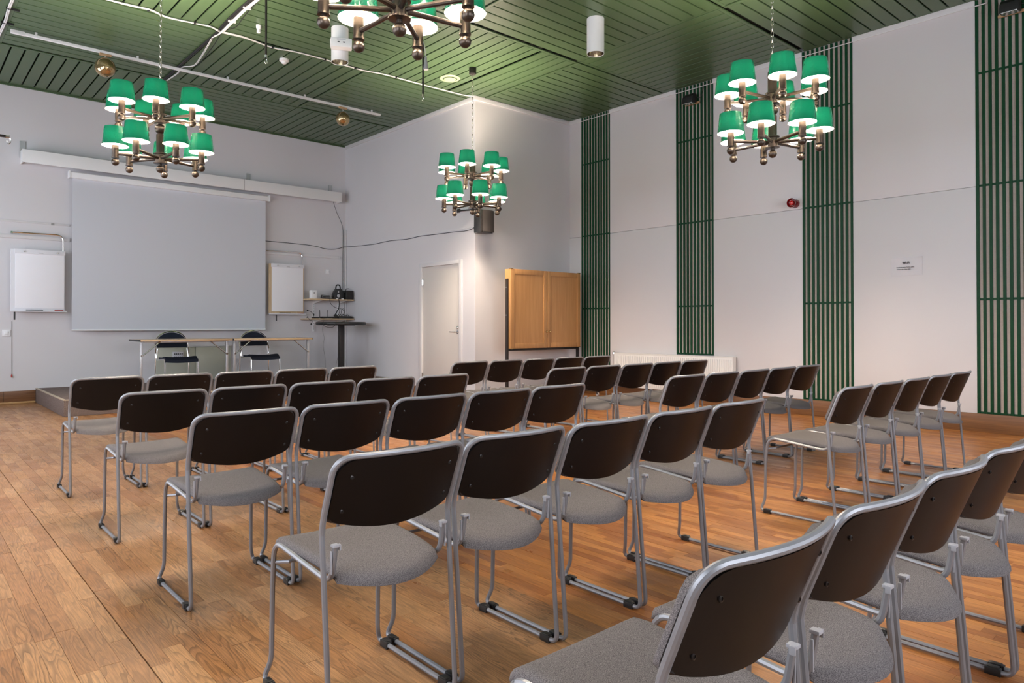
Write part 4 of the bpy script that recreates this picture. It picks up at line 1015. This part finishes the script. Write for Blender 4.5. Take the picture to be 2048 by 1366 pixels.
# ------------------------------------------------------------------ chandeliers
ZLO, ZUP, RARM = 2.775, 3.167, 0.385
arm_me = MB().tube([(0.035, 0, 0), (RARM - 0.02, 0, 0)], 0.0145, 10).mesh('arm', M['brass'])
m = MB(); m.lathe([(0.033, -0.045), (0.033, -0.036), (0.030, -0.034), (0.030, 0.075), (0.026, 0.080)], 20, (RARM, 0, 0)); socket_me = m.mesh('lamp_socket', M['brass'])
m = MB(); m.lathe([(0.012, -0.058), (0.012, -0.040)], 10, (RARM, 0, 0)); m.sphere((RARM, 0, -0.082), 0.0345, 20, 12); finial_me = m.mesh('ball_finial', M['brass'])
prof = [(0.114 + (0.095 - 0.114) * i / 8, 0.072 + 0.174 * i / 8) for i in range(9)]
m = MB(); m.lathe(prof, 36, (RARM, 0, 0), closed_ends=False, wob=0.010)
shade_me = m.mesh('lamp_shade', M['shade'], fix=False, angle=60)
m = MB(); m.sphere((RARM, 0, 0.160), 0.027, 10, 7, 1.25); bulb_me = m.mesh('bulb', M['bulb'])
m = MB()
m.tube([(0.0105 * cos(a), 0, 0.031 * sin(a) if abs(sin(a)) > 0 else 0) for a in [2 * pi * i / 12 for i in range(12)]], 0.0031, 6, closed=True)
chain_me = m.mesh('chain_link', M['chain'])

def chandelier(x, y, off, label):
    t = thing('chandelier', label, 'chandelier', (x, y, ZC), 0, 'two-tier chandeliers with green shades')
    MB().lathe([(0.048, 0.0), (0.050, -0.004), (0.050, -0.080), (0.044, -0.088), (0.008, -0.09)], 24).build('ceiling_canopy', M['blackmetal'], t)
    zl, zu = ZLO - ZC, ZUP - ZC
    for z in (zl, zu):
        MB().lathe([(0.042, -0.052), (0.060, -0.050), (0.060, -0.042), (0.043, -0.038), (0.043, 0.038), (0.060, 0.042), (0.060, 0.050), (0.038, 0.054)], 24, (0, 0, z)).build('hub', M['brass'], t)
    m = MB(); m.lathe([(0.016, -0.075), (0.016, -0.05)], 12, (0, 0, zl)); m.sphere((0, 0, zl - 0.103), 0.037, 20, 12); m.build('bottom_ball', M['brass'], t)
    m = MB(); m.sphere((0, 0, zu - 0.102), 0.050, 22, 14); m.lathe([(0.02, -0.16), (0.02, -0.05)], 12, (0, 0, zu)); m.build('middle_ball', M['brass'], t)
    MB().lathe([(0.037, 0.05), (0.037, 0.236)], 20, (0, 0, zl)).build('column', M['brass'], t)
    MB().lathe([(0.040, 0.05), (0.040, 0.235), (0.030, 0.250), (0.014, 0.262), (0.010, 0.285)], 20, (0, 0, zu)).build('column', M['brass'], t)
    MB().tube([(0.018 * cos(a), 0, zu + 0.298 + 0.018 * sin(a)) for a in [2 * pi * i / 12 for i in range(12)]], 0.004, 6, closed=True).build('hanging_ring', M['chain'], t)
    z = zu + 0.312 + 0.022; k = 0
    while z < -0.10:
        link('chain_link', chain_me, t, (0, 0, z), radians(90) * (k % 2) + radians(25)); z += 0.0505; k += 1
    for tier, zt in ((0, zl), (1, zu)):
        for k in range(7):
            a = radians(off + tier * 25.7 + k * 360 / 7)
            ar = link('arm', arm_me, t, (0, 0, zt), a)
            link('lamp_socket', socket_me, ar); link('ball_finial', finial_me, ar)
            link('lamp_shade', shade_me, ar); link('bulb', bulb_me, ar)
chandelier(1.98, 7.44, 18, 'green-shaded brass chandelier hanging before the projection screen')
chandelier(5.91, 7.47, 41, 'green-shaded brass chandelier by the projecting white corner, farthest from camera')
chandelier(5.90, 3.14, 40, 'green-shaded brass chandelier at right, in front of the slat wall')
chandelier(1.97, 3.10, 42, 'nearest green-shaded brass chandelier, cropped by the top edge of the photo')

# ------------------------------------------------------------------ stacking chairs
R_ = 0.0083; HW = 0.211
def chair_meshes():
    P = {}
    for s_ in (-1, 1):
        n = 'l' if s_ < 0 else 'r'
        rail = fillet([(s_ * (HW - 0.028), 0.016, 0.528), (s_ * (HW - 0.028), 0.034, 0.418), (s_ * (HW - 0.018), 0.404, 0.457), (s_ * (HW - 0.019), 0.420, 0.30)], [0.055, 0.060], 7)
        cut = len(rail) - 5
        P['rail' + n] = MB().tube(rail[:cut], R_, 8).mesh('seat_rail', M['tube'])
        fl = rail[cut - 1:-1] + fillet([rail[-1], (s_ * (HW - 0.018), 0.424, 0.070), (s_ * HW, 0.446, 0.0125), (s_ * HW, 0.37, 0.0125)], [0.03, 0.03], 6)
        P['front' + n] = MB().tube(fl, R_, 8).mesh('leg', M['tube'])
        P['runner' + n] = MB().tube([(s_ * HW, 0.375, 0.0125), (s_ * HW, 0.040, 0.0125)], R_, 8).mesh('runner', M['tube'])
        rl = fillet([(s_ * HW, 0.045, 0.0125), (s_ * HW, -0.012, 0.0125), (s_ * (HW + 0.003), 0.034, 0.565)], 0.035, 6)
        P['rear' + n] = MB().tube(rl, R_, 8).mesh('leg', M['tube'])
        for q, yy in (('f', 0.398), ('b', 0.046)):
            m = MB(); m.box(s_ * HW - 0.0108, s_ * HW + 0.0108, yy - 0.023, yy + 0.023, 0.0, 0.0245)
            m.box(s_ * HW - 0.0108 + s_ * 0.004, s_ * HW + 0.0108 + s_ * 0.004, yy - 0.017, yy + 0.017, 0.008, 0.0275)
            P['clip' + n + q] = m.mesh('floor_clip', M['blackplastic'], bevel=0.003)
        m = MB(); x = s_ * (HW - 0.028)
        m.box(x - 0.0095, x + 0.0095, 0.005, 0.026, 0.525, 0.533)
        m.box(x - s_ * 0.0115 - 0.002, x - s_ * 0.0115 + 0.002, 0.005, 0.018, 0.515, 0.533)
        m.box(x + s_ * 0.010 - 0.002, x + s_ * 0.010 + 0.002, 0.016, 0.024, 0.45, 0.515)
        P['hook' + n] = m.mesh('linking_hook', M['hookgrey'], bevel=0.002)
    up = [(-(HW + 0.003), 0.034, 0.560), (-(HW + 0.003), 0.028, 0.595), (-(HW + 0.005), -0.048, 0.784)]
    top = [(-0.10, -0.083, 0.786), (0.0, -0.094, 0.787), (0.10, -0.083, 0.786)]
    dn = [(-p[0], p[1], p[2]) for p in reversed(up)]
    path = fillet(up + top + dn, [0.02, 0.055, 0.06, 0.06, 0.06, 0.055, 0.02], 7)
    P['back'] = MB().tube(path, R_ * 1.04, 10).mesh('back_frame', M['tube'])
    P['cross'] = MB().tube([(-(HW - 0.018), 0.416, 0.385), (-(HW - 0.05), 0.37, 0.392), (HW - 0.05, 0.37, 0.392), (HW - 0.018, 0.416, 0.385)], 0.006, 8).mesh('cross_bar', M['tube'])
    # back shell and pad
    us = [sin(pi / 2 * (-1 + 2 * i / 18)) for i in range(19)]; vs = [0, 0.04, 0.15, 0.35, 0.6, 0.82, 0.95, 1.0]
    def bk(u, v, d, grow=0.0):
        W_ = 0.2045 + grow; x = u * W_; ax = abs(x); rc = 0.052
        zt = 0.776 + grow * 0.6
        if ax > W_ - rc: zt -= rc - sqrt(max(0, rc * rc - (ax - (W_ - rc)) ** 2))
        zb = 0.598 - 0.036 * (1 - u * u)
        rb = 0.022
        if ax > W_ - rb: zb += rb - sqrt(max(0, rb * rb - (ax - (W_ - rb)) ** 2))
        z = zb + (zt - zb) * v
        y = 0.028 - 0.076 * (z - 0.595) / 0.187 - 0.045 * (1 - (x / 0.208) ** 2) + d
        return (x, y, z)
    P['shell'] = MB().slab([[bk(u, v, -0.003) for v in vs] for u in us], [[bk(u, v, 0.0088) for v in vs] for u in us]).mesh('backrest_shell', M['shell'], angle=50)
    def pad(u, v):
        e = min(1.0, min((1 - abs(u)) * 9, v * 9, (1 - v) * 7))
        return bk(u, v, 0.0105 + 0.026 * sqrt(max(0.0, 1 - (1 - e) ** 2)), 0.011)
    P['pad'] = MB().slab([[pad(u, v) for v in vs] for u in us], [[bk(u, v, 0.0092, 0.011) for v in vs] for u in us]).mesh('backrest_pad', M['fabric'], angle=60)
    for i, (u, z) in enumerate(((-0.84, 0.625), (0.84, 0.625), (-0.80, 0.725), (0.80, 0.725))):
        x = u * 0.2045; y = 0.028 - 0.076 * (z - 0.595) / 0.187 - 0.045 * (1 - (x / 0.208) ** 2) - 0.003
        P['screw%d' % i] = MB().lathe([(0.0065, 0.001), (0.0065, -0.0012), (0.003, -0.0022), (0.0028, -0.0008)], 10, (x, y, z), axis='y').mesh('screw', M['screw'])
    # seat
    su = [sin(pi / 2 * (-1 + 2 * i / 16)) for i in range(17)]; sq = [0, 0.03, 0.09, 0.2, 0.35, 0.5, 0.65, 0.8, 0.9, 0.96, 1.0]
    def st(u, q, top):
        yr = 0.026 - 0.076 * (1 - u * u); yf = 0.436 + 0.010 * (1 - u * u)
        y = yr + (yf - yr) * q
        W_ = 0.172 + 0.022 * min(1, q * 1.1)
        if q > 0.9: W_ -= 0.030 * ((q - 0.9) / 0.1) ** 2
        x = u * W_
        zc = 0.432 + 0.034 * q - 0.016 * (1 - u * u) * (1 - 0.6 * q) + 0.004 * sin(q * 6)
        if q > 0.82: zc -= 0.045 * ((q - 0.82) / 0.18) ** 2
        if q < 0.1: zc -= 0.012 * ((0.1 - q) / 0.1) ** 2
        if top:
            e = min(1.0, (1 - abs(u)) * 10, q * 16, (1 - q) * 16)
            return (x, y, zc + 0.018 * sqrt(max(0.0, 1 - (1 - e) ** 2)))
        e = min(1.0, (1 - abs(u)) * 8, q * 12, (1 - q) * 12)
        return (x, y, zc - 0.012 * sqrt(max(0.0, 1 - (1 - e) ** 2)) - 0.002)
    P['seat'] = MB().slab([[st(u, q, True) for q in sq] for u in su], [[st(u, q, False) for q in sq] for u in su]).mesh('seat', M['fabric'], angle=60)
    return P
CH = chair_meshes()
NAMES = [('seat', 'seat'), ('backrest_pad', 'pad'), ('back_frame', 'back'), ('cross_bar', 'cross'), ('seat_rail', 'raill'), ('seat_rail', 'railr'),
         ('leg', 'frontl'), ('leg', 'frontr'), ('leg', 'rearl'), ('leg', 'rearr'), ('runner', 'runnerl'), ('runner', 'runnerr'),
         ('linking_hook', 'hookl'), ('linking_hook', 'hookr'), ('floor_clip', 'cliplf'), ('floor_clip', 'cliplb'), ('floor_clip', 'cliprf'), ('floor_clip', 'cliprb')]
def chair(x, y, rz, label, group):
    t = thing('stacking_chair', label, 'chair', (x, y, 0), rz, group)
    for nm, key in NAMES: link(nm, CH[key], t)
    sh = link('backrest_shell', CH['shell'], t)
    for i in range(4): link('screw', CH['screw%d' % i], sh)
    return t
ROWS = [('front row nearest the stage', 5.395), ('second row from the stage', 4.10), ('third row from the stage', 2.94), ('fourth row from the stage', 1.775)]
POS = ['leftmost', 'second from left', 'middle', 'fourth from left', 'rightmost']
for rn, ry in ROWS:
    for k in range(5):
        chair(1.111 + 0.4605 * k, ry + random.uniform(-0.008, 0.008), radians(random.uniform(-0.2, 0.2)), 'black-backed grey-seat chair, %s in the left block\'s %s' % (POS[k], rn.replace(' nearest the stage', '')), 'stacking chairs in rows')
    for k in range(5):
        chair(4.208 + 0.4580 * k, ry - 0.01 + random.uniform(-0.008, 0.008), radians(random.uniform(-0.2, 0.2)), 'black-backed grey-seat chair, %s in the right block\'s %s' % (POS[k], rn.replace(' nearest the stage', '')), 'stacking chairs in rows')
LE = ['nearest chair of all, black back large at the bottom of the photo', 'second chair along the nearest row, just right of the largest chair', 'third chair along the nearest row, at the photo\'s lower right', 'fourth chair along the nearest row, back touching the right edge', 'fifth chair along the nearest row, cut by the photo\'s right edge']
for k in range(5):
    chair(1.111 + 0.4605 * k, 0.635, 0, LE[k], 'stacking chairs in rows')
